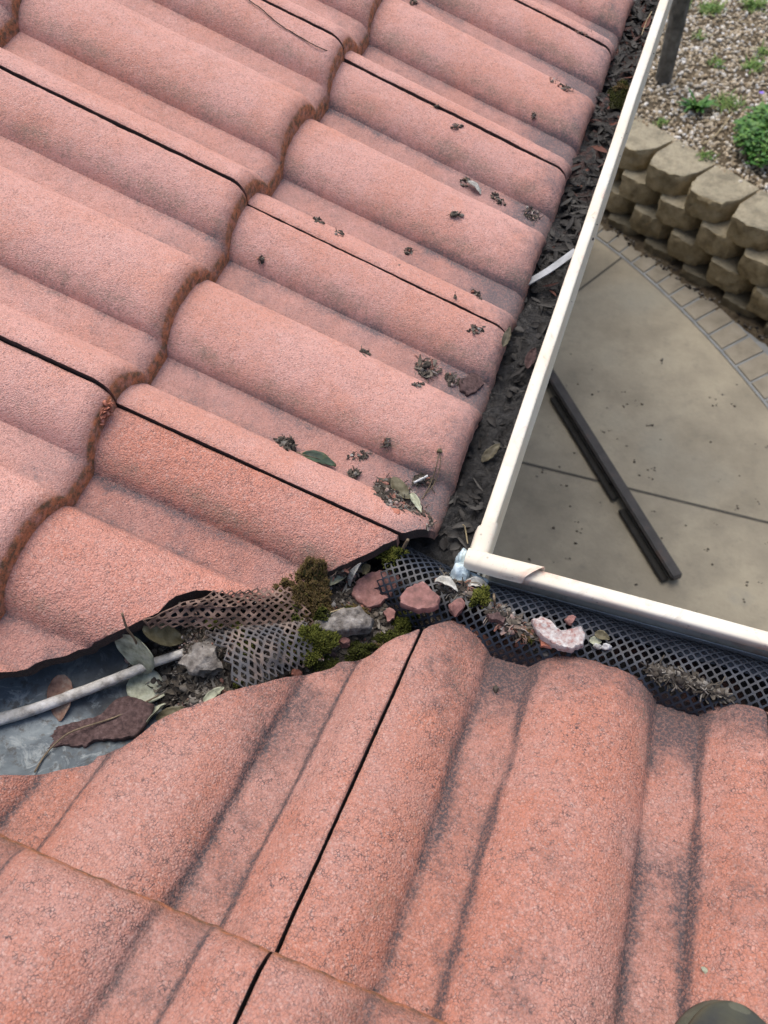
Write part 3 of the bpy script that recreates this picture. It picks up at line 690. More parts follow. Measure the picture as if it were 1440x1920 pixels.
for (n, j, mt, lab) in [
    (0, -1, mm, 'salmon roof tile with a ragged diagonal cut above the dirty mesh in the valley'),
    (0, 0, ma, 'faded pink eave tile carrying the green leaf and the big debris clump'),
    (0, 1, ma, 'faded pink eave tile with the thin pale strap poking out below its end'),
    (0, 2, ma, 'faded pink eave tile beside the gutter with the second highest eave seam in the photo'),
    (0, 3, ma, 'faded pink eave tile at the top of the photo beside the gutter'),
    (0, 4, ma, 'pink eave tile beyond the top edge of the photo'),
    (1, -1, ma, 'pink second row tile at the left edge above the ragged cut tile'),
    (1, 0, ma, 'pink second row tile between the two black seams on the left'),
    (1, 1, ma, 'pink second row tile split by the thin diagonal crack'),
    (1, 2, ma, 'pink second row tile at the top centre above the cracked tile'),
    (1, 3, ma, 'pink second row tile beyond the top of the photo'),
    (2, 0, ma, 'pink third row tile beyond the left edge of the photo'),
    (2, 1, ma, 'pink third row tile showing only its end in the top left corner'),
    (2, 2, ma, 'pink third row tile beyond the top left corner')]:
    tA[(n, j)] = tile(True, n, j, mt, lab, GU, lip=.001 if (n, j) == (1, 0) else 0)
for (n, j, mt, lab) in [
    (0, -1, mbb, 'orange mottled tile with diagonal cut edge left of the long black seam'),
    (0, 0, mbb, 'large orange mottled eave tile right of the long black seam'),
    (0, 1, mbb, 'orange eave tile at the right edge beside the leaf litter'),
    (0, 2, mbb, 'orange eave tile beyond the right edge of the photo'),
    (1, -2, mbb, 'orange tile beyond the lower left corner'),
    (1, -1, mbb, 'orange second row tile in the lower left corner'),
    (1, 0, mbb, 'orange second row tile at the bottom edge right of the seam'),
    (1, 1, mbb, 'orange second row tile at the bottom right under the boot')]:
    tile(False, n, j, mt, lab, GL)
# hairline crack across one tile
def zsurfA2(x, y): return zA(x, y)
cp = [march(*q, zA) for q in [(440,-20),(462,2),(490,22),(520,48),(548,66),(575,82),(605,97),(634,108)]]
V = []; rngc = random.Random(2)
for i, p in enumerate(smooth_path(cp, 5)):
    jx = .0012 * mn.noise(Vector((i * 1.3, 0, 0))); V += [(p.x, p.y + jx, p.z + .0030), (p.x + .0004, p.y + jx + .0016 + .0008 * mn.noise(Vector((i * .9, 4, 0))), p.z + .0032)]
mk('crack', V, [[2 * i, 2 * i + 1, 2 * i + 3, 2 * i + 2] for i in range(len(V) // 2 - 1)], M['crack'], tA[(1, 1)])

# ------------------------------------------------------------------ gutters
LW = .0070; LZ = .0125
def lip_prof():
    P_ = [(.002, -.085), (.0045, -.03), (.0055, .0)]                 # outer face going up
    for k in range(9):
        th = math.pi * k / 8; P_.append((LW * math.cos(th) if k else LW, LZ - .006 + .0034 * math.sin(th) ** .5 if 0 < k < 8 else LZ - .006))
    P_ += [(-LW, LZ - .014), (-LW + .002, LZ - .0155)]
    return P_
def sweep(profile, isA, L0, L1, th=.0011, mitre=0):
    """profile (outward, z), outward = away from the house across the lip line"""
    n = len(profile); V = []; Fc = []; N = 60
    for i in range(N + 1):
        t = L0 + (L1 - L0) * i / N; wob = .0009 * mn.noise(Vector((t * 7, 3 if isA else 9, 0)))
        for o, z in profile:
            tt = t if i else t + (o * mitre)
            V.append((o + wob, tt, z) if isA else (tt, o + wob, z))
    for i in range(N):
        for k in range(n - 1): Fc.append([i * n + k, i * n + k + 1, (i + 1) * n + k + 1, (i + 1) * n + k])
    V2 = []
    # thickness: duplicate shifted towards the inside by averaging normals in profile plane
    pr = np.array(profile); tn = np.gradient(pr, axis=0); nn = np.stack([-tn[:, 1], tn[:, 0]], 1); nn /= np.linalg.norm(nn, axis=1)[:, None]
    for i in range(N + 1):
        for k in range(n):
            v = V[i * n + k]; o_, z_ = nn[k] * th
            V2.append((v[0] + o_, v[1], v[2] + z_) if isA else (v[0], v[1] + o_, v[2] + z_))
    M0 = len(V); Fc += [[M0 + f[3], M0 + f[2], M0 + f[1], M0 + f[0]] for f in Fc]
    for k in range(n - 1):
        Fc.append([k, M0 + k, M0 + k + 1, k + 1]); q = N * n + k; Fc.append([q, q + 1, M0 + q + 1, M0 + q])
    for i in range(N):
        for k in (0, n - 1): Fc.append([i * n + k, (i + 1) * n + k, M0 + (i + 1) * n + k, M0 + i * n + k])
    return V + V2, Fc
def trough(isA, L0, L1):
    P_ = [(.0, -.03), (-.001, -.084), (-.006, -.088), (-.110, -.088), (-.115, -.083), (-.116, -.028)]
    return sweep(P_, isA, L0, L1, .001)
for isA, lab, L0 in ((True, 'cream painted gutter full of dark sludge running up beside the pink tiles', .014), (False, 'cream painted gutter holding the black mesh guard along the lower right roof', .012)):
    g = empty('gutter', (0, .7, -.088) if isA else (.7, 0, -.088)); tag(g, lab, 'gutter')
    V, Fc = sweep(lip_prof(), isA, L0, 3.3 if isA else 2.8); mk('lip', V, Fc, M['gutter'], g, sharp=60)
    V, Fc = trough(isA, .0, 3.3 if isA else 2.8); mk('trough', V, Fc, M['gutter_in'], g, sharp=60)
# corner piece: two saddles clipped over the lips, floor and silicone
cor = empty('gutter_corner', (0, 0, -.09)); tag(cor, 'cream gutter corner piece with two overlapping saddle flaps and pale blue sealant', 'gutter corner')
def saddle(isA, L0, L1):
    pr = [(LW + .0022, -.004)]
    for k in range(9):
        th = math.pi * k / 8; pr.append(((LW + .0022) * math.cos(th), LZ - .0065 + .0072 * math.sin(th) ** .6 if 0 < k < 8 else LZ - .0065))
    pr += [(-LW - .0035, LZ - .011)]
    V, Fc = sweep(pr, isA, L0, L1, .0012); V = [list(v) for v in V]
    for v in V:                                    # slanted free end, slightly sprung up
        t = v[1] if isA else v[0]; o = v[0] if isA else v[1]
        f = (t - L0) / (L1 - L0); 
        if f > .5: 
            if isA: v[1] += (o - .0) * .55 * (f - .5) * 2
            else: v[0] += (o + 0) * .9 * (f - .5) * 2
            v[2] += .0022 * (f - .5) * 2
    return V, Fc
V, Fc = saddle(True, -.006, .038); mk('saddle', V, Fc, M['gutter'], cor, sharp=60)
V, Fc = saddle(False, -.010, .056); V = [(v[0], v[1], v[2] + .0016) for v in V]; mk('saddle', V, Fc, M['gutter'], cor, sharp=60)
mb = MB(); mb.add(*box_v((-.058, -.058, -.0885), .116, .116, .001)); mb.add(*box_v((-.116, -.058, -.055), .001, .116, .06)); mb.add(*box_v((-.058, -.116, -.055), .116, .001, .06))
mb.build('corner_trough', M['gutter_in'], cor, smooth=False)
# folded corner upright with sealant
Vs, Fs = ICO[4]
def smear(cx, cy, cz, rx, ry, rz, sd, ang=0):
    W = Vs * (1 + .22 * np.array([mn.noise(Vector(v * 1.8 + sd)) for v in Vs]) + .10 * np.array([mn.noise(Vector(v * 6 + sd)) for v in Vs]))[:, None]
    W = W * np.array([rx, ry, rz]); W = W @ np.array(Matrix.Rotation(ang, 3, 'Z')).T
    mk('sealant', W + np.array([cx, cy, cz]), Fs, M['silicone'], cor)
smear(-.012, -.013, -.016, .011, .013, .026, 3.1)
smear(.002, -.0100, -.012, .014, .003, .008, 9.4, -.05)
smear(-.016, .004, -.014, .006, .013, .017, 5.5)
# sludge in the left gutter
V = []; Fc = []; na, nb = 30, 900
for k in range(nb + 1):
    y = -.03 + 1.5 * k / nb
    for i in range(na + 1):
        x = -.113 + .110 * i / na
        wv = mn.noise(Vector((x * 40, y * 13, 0))) * 2.2; rid = abs(mn.noise(Vector((x * 75 + wv, y * 30 + wv, 1)))) ; rid2 = abs(mn.noise(Vector((x * 160, y * 90, 5))))
        z = -.041 + .009 * fbm(x * 16, y * 12) + .010 * (.5 - rid) * 1.2 + .003 * (.4 - rid2) + .0022 * fbm(x * 210, y * 210, 2)
        V.append((x, y, z))
for k in range(nb):
    for i in range(na): a_ = k * (na + 1) + i; Fc.append([a_, a_ + 1, a_ + na + 2, a_ + na + 1])
tag(mk('sludge_and_dark_fill', V, Fc, M['mud']), 'dark wet leaf sludge filling the left gutter beside the pink tiles', 'sludge', kind='stuff')
V = []; Fc = []  # added dark sheet, stands in for the gloom below the mesh roll
for k in range(301):
    x = -.02 + 1.4 * k / 300
    for i in range(13):
        y = -.113 + .111 * i / 12; V.append((x, y, -.070 + .008 * fbm(x * 20, y * 20, 9)))
for k in range(300):
    for i in range(12): a_ = k * 13 + i; Fc.append([a_, a_ + 13, a_ + 14, a_ + 1])
tag(mk('sludge_and_dark_fill', V, Fc, M['mud']), 'dark sheet added under the black mesh roll to blacken its holes', 'sludge', kind='stuff')
# leaf litter in the sludge (uncountable)
def shred(mb, p, rng, L_, wd, mi=0):
    th = rng.uniform(0, 6.28); d = Vector((math.cos(th), math.sin(th), rng.uniform(-.16, .2))).normalized(); s_ = Vector((-d.y, d.x, rng.uniform(-.4, .4))).normalized(); V = []
    cv = rng.uniform(-.5, .5); n = 4
    for i in range(n + 1):
        t = i / n - .5; ww = wd * (1 - (2 * t) ** 2 * rng.uniform(.5, .95)); m = Vector(p) + d * (L_ * t) + Vector((0, 0, -cv * L_ * t * t * 2)); up = Vector((0, 0, .4 * ww))
        V += [m - s_ * ww + up, m, m + s_ * ww + up]
    Fc = []
    for i in range(n): Fc += [[3 * i, 3 * i + 1, 3 * i + 4, 3 * i + 3], [3 * i + 1, 3 * i + 2, 3 * i + 5, 3 * i + 4]]
    mb.add([v[:] for v in V], Fc, mi)
rng = random.Random(31); mb = MB()
for _ in range(2600):
    y = rng.uniform(-.03, 1.45); x = rng.uniform(-.10, -.006); up = sstep(.25, .55, y)
    if rng.random() > .28 + .5 * up: continue
    shred(mb, (x, y, -.036 + rng.uniform(-.003, .006)), rng, rng.uniform(.006, .030) * (.8 + .4 * up), rng.uniform(.0007, .005), 0 if rng.random() > .10 * up else 1)
tag(mb.build('leaf_litter', None, mats=[M['sludgebits'], M['redbits']]), 'dark shredded leaf litter matted on the sludge in the left gutter', 'leaf litter', kind='stuff')

# ------------------------------------------------------------------ plastic mesh guards
def net(fn, A_, B_, pa, pb, hole=.66, th=.0011, keep=None, skew=0.0):
    """hexagonally staggered net of rounded holes mapped by fn(a,b)->xyz"""
    key = {}; V = []; Fc = []
    def vid(a, b):
        k = (round(a * 2e5), round(b * 2e5))
        if k not in key: key[k] = len(V); V.append((a, b))
        return key[k]
    hx = [(0, 1), (1 / 6, 2 / 3), (1 / 3, 1 / 3), (.5, 0), (1 / 3, -1 / 3), (1 / 6, -2 / 3), (0, -1), (-1 / 6, -2 / 3), (-1 / 3, -1 / 3), (-.5, 0), (-1 / 3, 1 / 3), (-1 / 6, 2 / 3)]
    na, nb = int(A_ / pa) + 1, int(B_ / pb) + 1
    for r in range(nb):
        for c in range(-1, na):
            ca = (c + .5 * (r % 2)) * pa; cb = r * pb
            if keep and not keep(ca, cb): continue
            o = [vid(ca + x * pa, cb + y * pb) for x, y in hx]; i_ = []
            for k in range(12):
                th_ = math.pi / 2 - k * math.pi / 6; i_.append(vid(ca + hole * pa * (.6 * hx[k][0] + .4 * .40 * math.cos(th_)), cb + hole * pb * (.6 * hx[k][1] + .4 * .80 * math.sin(th_))))
            for k in range(12): Fc.append([o[k], o[(k + 1) % 12], i_[(k + 1) % 12], i_[k]])
    Vw = []; top = [fn(a, b) for a, b in V]; N = len(V)
    h = 1e-4; nrm = []
    for (a, b), p in zip(V, top):
        da = Vector(fn(a + h, b)) - Vector(p); db = Vector(fn(a, b + h)) - Vector(p); nn = da.cross(db).normalized(); nrm.append(nn)
    bot = [tuple(Vector(p) - nn * th) for p, nn in zip(top, nrm)]
    edges = {}
    for f in Fc:
        for k in range(4): e = (f[k], f[(k + 1) % 4]); edges[e] = 1
    F2 = [f for f in Fc] + [[N + i for i in f[::-1]] for f in Fc]
    for (p, q) in list(edges):
        if (q, p) not in edges: F2.append([q, p, N + p, N + q])
    return [tuple(t) for t in top] + bot, F2
def tubefn(a, b):
    x = -.075 + a; th = math.radians(215) - b / .0405
    r = .0405 + .0018 * mn.noise(Vector((x * 9, th, 0))); yc = -.0440 + .002 * math.sin(x * 11); zc = -.0405 + .004 * sstep(.2, .0, x)
    if x < 0: yc += (-x) * .28; r *= 1 + x * 1.5
    return (x + .12 * (b - .06) , yc + r * math.cos(th), zc + r * math.sin(th) * .95)
V, Fc = net(tubefn, 1.0, .15, .0094, .0052, .74, .0014)
tag(mk('gutter_guard', V, Fc, M['guard'], sharp=50), 'roll of black plastic mesh guard bulging along the lower right gutter', 'gutter guard')
def patch(c00, c10, c11, c01, bulge, wob, sx, sy):
    c00, c10, c11, c01 = map(Vector, (c00, c10, c11, c01))
    def fn(a, b):
        s_ = a / sx; t_ = b / sy; p = c00.lerp(c10, s_).lerp(c01.lerp(c11, s_), t_)
        p = p + Vector((.0022 * mn.noise(Vector((s_ * 6, t_ * 6, 1))), .0022 * mn.noise(Vector((s_ * 6, t_ * 6, 7))), .003 * mn.noise(Vector((s_ * 5, t_ * 4, 3))) + bulge * (math.sin(math.pi * min(1, max(0, t_))) ** .8) + wob * mn.noise(Vector((s_ * 2.3, t_ * 2, bulge * 90))))); return tuple(p)
    return fn
def H3(px, py, up): p = march(px, py, surf); p = onz(px, py, p.z + up); return p
V, Fc = net(patch(H3(378, 1192, .014), H3(560, 1160, .016), H3(600, 1235, .004), H3(440, 1300, .0), .016, .005, .105, .055), .105, .055, .0086, .0047, .66, .0013,
            keep=lambda a, b: a > .004 + .010 * math.sin(b / .055 * 3) + .002 * math.sin(b * 900))
tag(mk('mesh_scrap', V, Fc, M['guard_dirty'], sharp=50), 'torn dirty grey mesh scrap bulging out of the valley beside the mortar lump', 'mesh', 'old mesh scraps in the valley')
V, Fc = net(patch(H3(285, 1172, .012), H3(590, 1175, .013), H3(570, 1105, .012), H3(330, 1118, .012), .004, .004, .125, .042), .125, .042, .0084, .0042, .64, .0012,
            keep=lambda a, b: b < .010 + a * 1.2)
tag(mk('mesh_scrap', V, Fc, M['guard_brown'], sharp=50), 'dusty brown mesh scrap running under the arched cut edge of the salmon tile', 'mesh', 'old mesh scraps in the valley')

# ------------------------------------------------------------------ valley tray, dirt bed
V = []; Fc = []; nt_, nw = 120, 44
for i in range(nt_ + 1):
    t = .045 + .62 * i / nt_
    for k in range(nw + 1):
        w_ = -.16 + .32 * k / nw; x = -t - w_ / 2; y = -t + w_ / 2
        V.append((x, y, tray_z(x, y) + .0012 * fbm(x * 14, y * 14) + .004 * math.exp(-(w_ / .02) ** 2)))
for i in range(nt_):
    for k in range(nw): a_ = i * (nw + 1) + k; Fc.append([a_, a_ + 1, a_ + nw + 2, a_ + nw + 1])
tag(mk('valley_tray', V, Fc, M['metal']), 'blue grey metal valley tray showing between the two cut tile edges', 'valley flashing')
V = []; Fc = []; nt_, nw = 230, 150
for i in range(nt_ + 1):
    t = .028 + .208 * i / nt_
    for k in range(nw + 1):
        w_ = .0165 - .072 + .144 * k / nw; x = -t - w_ / 2; y = -t + w_ / 2; V.append((x, y, mound_z(x, y) - (.004 if i == nt_ else 0)))
for i in range(nt_):
    for k in range(nw): a_ = i * (nw + 1) + k; Fc.append([a_, a_ + 1, a_ + nw + 2, a_ + nw + 1])
tag(mk('valley_dirt', V, Fc, M['dirt']), 'bed of grey brown dirt and old mortar clogging the lower valley', 'dirt', kind='stuff')
# crumbs and shreds over the dirt
rng = random.Random(41); mb = MB()
for _ in range(3200):
    t = rng.uniform(.035, .236); w_ = .0165 + rng.uniform(-.058, .058); x = -t - w_ / 2; y = -t + w_ / 2; z = mound_z(x, y)
    if rng.random() < .38:
        s_ = rng.choice([.0009, .0013, .002, .0034]) * rng.uniform(.7, 1.3); Vr, Fr = rock_v(rng, (s_ * 1.3, s_, s_ * .7), 1, R=rotrand(rng)); mb.add(Vr + np.array([x, y, z + s_ * .3]), Fr, 0)
    else: shred(mb, (x, y, z + .0015), rng, rng.uniform(.004, .016), rng.uniform(.0006, .0028), 1)
tag(mb.build('valley_crumbs', None, mats=[M['crumbs'], M['darkbits']]), 'small crumbs and leaf shreds strewn over the dirt in the valley', 'debris', kind='stuff')

# ------------------------------------------------------------------ loose things
def plane_pt(px, py, p0, nrm):
    d = Vector(ray(px, py)); o = Vector(CAM); t = (p0 - o).dot(nrm) / d.dot(nrm); return o + d * t
def shard(name, pts, mat, label, cat, th=.006, tilt=(0, 0), lift=.003, group=None, rough=.0012, dome=.0, seed=1, parent=None):
    cx = sum(p[0] for p in pts) / len(pts); cy = sum(p[1] for p in pts) / len(pts)
    p0 = hit(cx, cy); p0 = onz(cx, cy, p0.z + lift + th); nrm = Vector((tilt[0], tilt[1], 1)).normalized()
    ring = [plane_pt(x, y, p0, nrm) for x, y in pts]; R_ = []
    for i in range(len(ring)):
        a, b = ring[i], ring[(i + 1) % len(ring)]; n = max(2, int((b - a).length / .0022))
        for k in range(n):
            q = a.lerp(b, k / n); R_.append(q)
    R_ = [q + (q - p0).normalized() * (.0019 * fbm(q.x * 190, q.y * 190, seed)) for q in R_]
    N = len(R_); V = []; c = sum(R_, Vector()) / N; lv = [(1.0, -th), (1.02, -th * .5), (1.0, -.0012), (.96, 0), (.8, 0), (.6, 0), (.4, 0), (.2, 0)]
    for s_, dz in lv:
        for q in R_:
            p = c + (q - c) * s_; k = max(0, 1 - s_ * s_)
            V.append(p + nrm * (dz + dome * k + rough * fbm(p.x * 120, p.y * 120, seed + dz * 50)))
    Fc = []
    for l in range(len(lv) - 1):
        for i in range(N): Fc.append([l * N + i, l * N + (i + 1) % N, (l + 1) * N + (i + 1) % N, (l + 1) * N + i])
    Fc.append([(len(lv) - 1) * N + i for i in range(N)]); Fc.append(list(range(N))[::-1])
    V = [v[:] for v in V]
    # keep outline orientation consistent
    ar = sum(R_[i].x * R_[(i + 1) % N].y - R_[(i + 1) % N].x * R_[i].y for i in range(N))
    if ar < 0: Fc = [f[::-1] for f in Fc]
    o = mk(name, V, Fc, mat, parent, sharp=55)
    return tag(o, label, cat, group) if parent is None else o
q2 = lambda L: [(440 + x / 3, 960 + y / 3) for x, y in L]
q3 = lambda L: [(840 + x / 2.4, 940 + y / 2.4) for x, y in L]
q1 = lambda L: [(x / 3, 1000 + y / 3) for x, y in L]
q5 = lambda L: [(640 + x / 3.13, 600 + y / 3.13) for x, y in L]
def stone(name, px, py, rx, ry, h, mat, label, cat, seed, ang=0, n=3, rough=.3, group=None, lift=0):
    rng = random.Random(seed); p = hit(px, py); sc_ = (Vector(CAM) - p).length / F
    Vr, Fr = rock_v(rng, (rx * sc_, ry * sc_, h), n, rough); Rz_ = np.array(Matrix.Rotation(ang, 3, 'Z')); Vr = Vr @ Rz_.T
    p = onz(px, py, p.z + h * .6 + lift)
    o = mk(name, Vr + np.array(p), Fr, mat, sharp=35); return tag(o, label, cat, group)
GS = 'broken tile shards in the valley and gutter'
shard('tile_shard', q2([(660,430),(700,370),(770,335),(880,325),(915,345),(918,400),(880,470),(820,520),(760,535),(700,515),(665,470)]), M['shard_pink'], 'largest flat round pinkish tile shard lying at the foot of the valley', 'tile shard', .007, (.05, -.1), .006, GS, seed=1)
shard('tile_shard', q2([(930,510),(945,440),(1010,400),(1060,390),(1110,430),(1150,470),(1145,520),(1100,540),(1030,545),(975,530)]), M['shard_pink'], 'angular pink tile shard resting at the top of the long black seam', 'tile shard', .008, (-.1, .1), .008, GS, seed=2)
stone('tile_shard', 857, 1140, 16, 19, .008, M['shard_pink'], 'small pink chunk perched on the orange tile crown near the corner', 'tile shard', 3, .3, group=GS)
shard('tile_shard', q2([(835,560),(870,530),(905,560),(900,600),(860,612)]), M['shard_pink'], 'small pink chip half buried below the two big shards', 'tile shard', .004, (0, 0), .004, GS, seed=4)
shard('mortar_slab', q2([(440,625),(500,562),(600,537),(700,528),(782,600),(760,642),(640,665),(520,668),(450,655)]), M['mortar'], 'rough grey slab of old mortar lying across the middle of the valley', 'mortar', .013, (.05, .12), .007, None, .003, .004, seed=5)
stone('mortar_lump', 383, 1244, 36, 40, .014, M['mortar'], 'rounded grey mortar lump beside the end of the bleached stick', 'mortar', 6, .5, rough=.45)
shard('tile_shard', q3([(375,530),(420,515),(460,530),(470,565),(510,580),(560,570),(600,565),(620,590),(610,640),(560,660),(500,655),(450,625),(410,590)]), M['shard_white'], 'crescent shaped shard crusted white with lichen on the black mesh', 'tile shard', .008, (0, .15), .003, GS, .002, seed=7)
stone('tile_shard', 1108, 1133, 14, 15, .005, M['shard_orange'], 'rounded red shard tucked under the gutter lip on the black mesh', 'tile shard', 8, .8, group=GS)
shard('tile_shard', q3([(795,500),(830,490),(900,515),(975,548),(960,562),(880,548),(800,532)]), M['shard_orange'], 'long narrow orange shard lying along the gutter lip', 'tile shard', .006, (0, 0), .004, GS, seed=9)
stone('tile_shard', 1070, 1163, 10, 10, .004, M['shard_pink'], 'tiny pink chip just above the white crescent shard', 'tile shard', 10, group=GS)
shard('tile_shard', q3([(530,425),(570,412),(612,428),(600,440),(540,438)]), M['shard_brown'], 'dull brown chip hidden under the lip left of the red shard', 'tile shard', .004, (0, 0), .003, GS, seed=11)
shard('tile_shard', q3([(172,505),(230,500),(262,525),(250,545),(190,525)]), M['shard_brown'], 'brown chip among bits left of the crescent shard', 'tile shard', .005, (0, .2), .004, GS, seed=12)
shard('tile_shard', q3([(410,590),(455,625),(465,655),(420,650)]), M['shard_orange'], 'thin orange sliver wedged under the crescent shard', 'tile shard', .004, (0, .1), .002, GS, seed=13)
shard('tile_shard', q1([(110,1185),(150,1110),(200,1078),(320,1085),(480,1045),(600,1010),(650,930),(720,910),(800,935),(860,960),(850,1010),(800,1090),(760,1140),(640,1160),(560,1155),(470,1200),(350,1195),(250,1220)]), M['shard_brown'], 'long dark brown shard lying in the metal valley under the thin twig', 'tile shard', .006, (.1, .1), .001, GS, .0018, seed=14)
shard('tile_shard', q5([(690,350),(780,305),(820,330),(842,375),(790,420),(745,440),(700,405)]), M['shard_brown'], 'flat brown shard lying in the tile channel close to the gutter', 'tile shard', .004, (.35, 0), .001, GS, seed=15)
stone('tile_shard', 737, 958, 15, 8, .004, M['shard_orange'], 'small wet red chip below the big debris clump', 'tile shard', 16, -.3, group=GS)
stone('tile_shard', 975, 1211, 10, 7, .003, M['shard_orange'], 'small orange chip on the dark stained tile channel', 'tile shard', 17, group=GS)
stone('tile_shard', 645, 1205, 12, 11, .006, M['shard_pink'], 'dull pink lump under the front edge of the mortar slab', 'tile shard', 18, group=GS)
stone('tile_shard', 556, 1262, 10, 9, .005, M['shard_orange'], 'reddish lump at the orange cut edge under the mesh', 'tile shard', 19, group=GS)
stone('tile_shard', 620, 1225, 13, 7, .005, M['shard_brown'], 'brown flake between lower moss and orange cut edge', 'tile shard', 20, group=GS)
stone('stone', 1020, 1227, 12, 6, .004, M['mortar'], 'small greenish grey stone below the crescent shard', 'stone', 22, -.2)
stone('stone', 1137, 1213, 10, 6, .004, M['pebble_w'], 'bright white pebble at the tile edge right of the crescent shard', 'stone', 23)
stone('stone', 1120, 1211, 8, 6, .0035, M['leaf_silver'], 'pale cream pebble left of the bright white pebble', 'stone', 24)
stone('stone', 930, 1291, 6, 8, .003, M['darkbits'], 'single black crumb on the orange tile below the stained channel', 'stone', 25)
stone('stone', 1322, 1820, 7, 4, .0015, M['leaf_grey'], 'tiny pale green chip lying on orange tile above the boot', 'stone', 26, -.5)
stone('stone', 520, 1238, 22, 16, .009, M['mortar'], 'crumbly whitish mortar piece under the lower green moss', 'stone', 27, .5, rough=.5)

# leaves
def leaf(name, a, b, wd, mat, label, la=.002, lb=.002, curl=.15, bend=0.0, group=None, stem=0, seed=0, blunt=.8, roll=0.0, surfz=None):
    pa, pb = hit(*a), hit(*b); z0 = pa.z if surfz is None else surfz
    pa = onz(*a, (pa.z if surfz is None else surfz) + la); pb = onz(*b, (pb.z if surfz is None else surfz) + lb)
    d = pb - pa; L_ = d.length; dn = d.normalized(); s_ = dn.cross(Vector((0, 0, 1))).normalized(); up = s_.cross(dn)
    s_ = (s_ * math.cos(roll) + up * math.sin(roll)); up = s_.cross(dn)
    n, m = 16, 8; V = []; Fc = []
    for i in range(n + 1):
        t = i / n; ww = wd * max(.02, math.sin(math.pi * (t * .96 + .02) ** blunt)) ** .75
        for k in range(m + 1):
            e = (k / m - .5) * 2; p = pa + dn * (L_ * t) + s_ * (ww * e) + up * (curl * ww * e * e - .0006 * (1 - abs(e)) + bend * L_ * (4 * t * (1 - t)))
            p = p + up * (.0011 * mn.noise(Vector((t * 5 + seed, e * 1.5, seed)))) + s_ * (.0008 * mn.noise(Vector((t * 9 + seed, 2, e)))); V.append(p)
    N = len(V); V2 = [p - up * .0005 for p in V]
    for i in range(n):
        for k in range(m): a_ = i * (m + 1) + k; Fc.append([a_, a_ + 1, a_ + m + 2, a_ + m + 1]); Fc.append([N + a_ + m + 1, N + a_ + m + 2, N + a_ + 1, N + a_])
    for i in range(n):
        for k in (0, m): a_ = i * (m + 1) + k; Fc.append([a_, a_ + m + 1, N + a_ + m + 1, N + a_])
    o = empty(name, (pa + pb) / 2) if stem else None
    bl = mk('blade' if stem else name, [v[:] for v in V + V2], Fc, mat, o)
    if stem:
        vs = tube([pa - dn * stem, pa - dn * stem * .5 + up * .001, pa, pa + dn * L_ * .55 + up * (.0008 + bend * L_)], [.0009, .0008, .0007, .0003], 5); mk('stalk', *vs, M['twig'], o)
        return tag(o, label, 'leaf', group)
    return tag(bl, label, 'leaf', group)
GLV = 'fallen leaves'
leaf('leaf', (252, 1195), (268, 1262), .0215, M['leaf_grey'], 'broad pale grey green leaf standing up behind the bleached stick', .014, .006, .1, .03, GLV, 0, 1, .62)
V, Fc = tube(smooth_path([H3(229, 1150, .030), H3(238, 1178, .022), H3(252, 1198, .018), H3(262, 1222, .014)], 4), [.0011] * 13, 6); tag(mk('leaf_stalk', V, Fc, M['twig']), 'bent brown leaf stalk rising against the salmon tile edge', 'stalk')
leaf('leaf', (240, 1278), (312, 1300), .0165, M['leaf_grey'], 'crumpled grey leaf lying under the bleached stick', .004, .003, .15, .02, GLV, 0, 2, .8)
leaf('leaf', (268, 1180), (345, 1200), .012, M['leaf_olive'], 'olive brown leaf tucked under the salmon tile edge', .006, .008, .2, .0, GLV, 0, 3)
leaf('leaf', (115, 1265), (112, 1352), .0115, M['leaf_brown'], 'orange brown leaf lying flat on the metal under the stick', .002, .002, .1, .0, GLV, 0, 4, .75)
leaf('leaf', (266, 1370), (312, 1318), .0045, M['leaf_grey'], 'small curled green grey leaf at the end of the brown shard', .004, .008, .6, .08, GLV, 0, 5, .9, .7)
leaf('leaf', (292, 1352), (345, 1326), .0055, M['leaf_olive'], 'olive leaf folded beside the curled green grey leaf', .003, .004, .4, .03, GLV, 0, 6)
leaf('leaf', (382, 1315), (420, 1288), .004, M['leaf_grey'], 'small narrow leaf poking out under the dirty mesh', .006, .007, .4, .02, GLV, 0, 7)
leaf('leaf', (566, 852), (630, 874), .0075, M['leaf_green'], 'dark green fallen leaf lying in the pink tile channel', .003, .004, .45, .05, GLV, .006, 8, .8, .15)
leaf('leaf', (876, 340), (902, 364), .0055, M['leaf_silver'], 'silvery white dry leaf lying high in the pink tile channel', .004, .002, .6, .05, GLV, .006, 9, .8, .3)
leaf('leaf', (904, 866), (938, 832), .0058, M['leaf_dark'], 'olive brown leaf stuck in the sludge against the gutter lip', .006, .012, .35, .03, GLV, 0, 10)
leaf('leaf', (988, 690), (1004, 652), .006, M['shard_brown'], 'rust brown leaf curled in the left gutter beside the lip', .006, .014, .5, .04, GLV, 0, 11)
leaf('leaf', (944, 650), (957, 612), .0045, M['leaf_dark'], 'greenish leaf peeking out below an eave tile seam', .014, .020, .3, .02, GLV, 0, 12)
leaf('leaf', (815, 1090), (858, 1108), .0055, M['leaf_silver'], 'curled silver leaf beside the angular pink shard', .010, .008, .9, .12, GLV, 0, 13, .7, .4)
leaf('leaf', (872, 1092), (915, 1098), .005, M['leaf_silver'], 'pale dry leaf lying on the mesh near the gutter corner', .008, .008, .6, .1, GLV, .008, 14, .8)
leaf('leaf', (655, 1098), (676, 1056), .0042, M['leaf_silver'], 'narrow silver leaf standing between big moss and round shard', .004, .014, .5, .06, GLV, 0, 15)
leaf('leaf', (612, 1096), (650, 1080), .0045, M['leaf_grey'], 'short grey leaf lying right of the big brown topped moss', .006, .006, .5, .05, GLV, 0, 16)
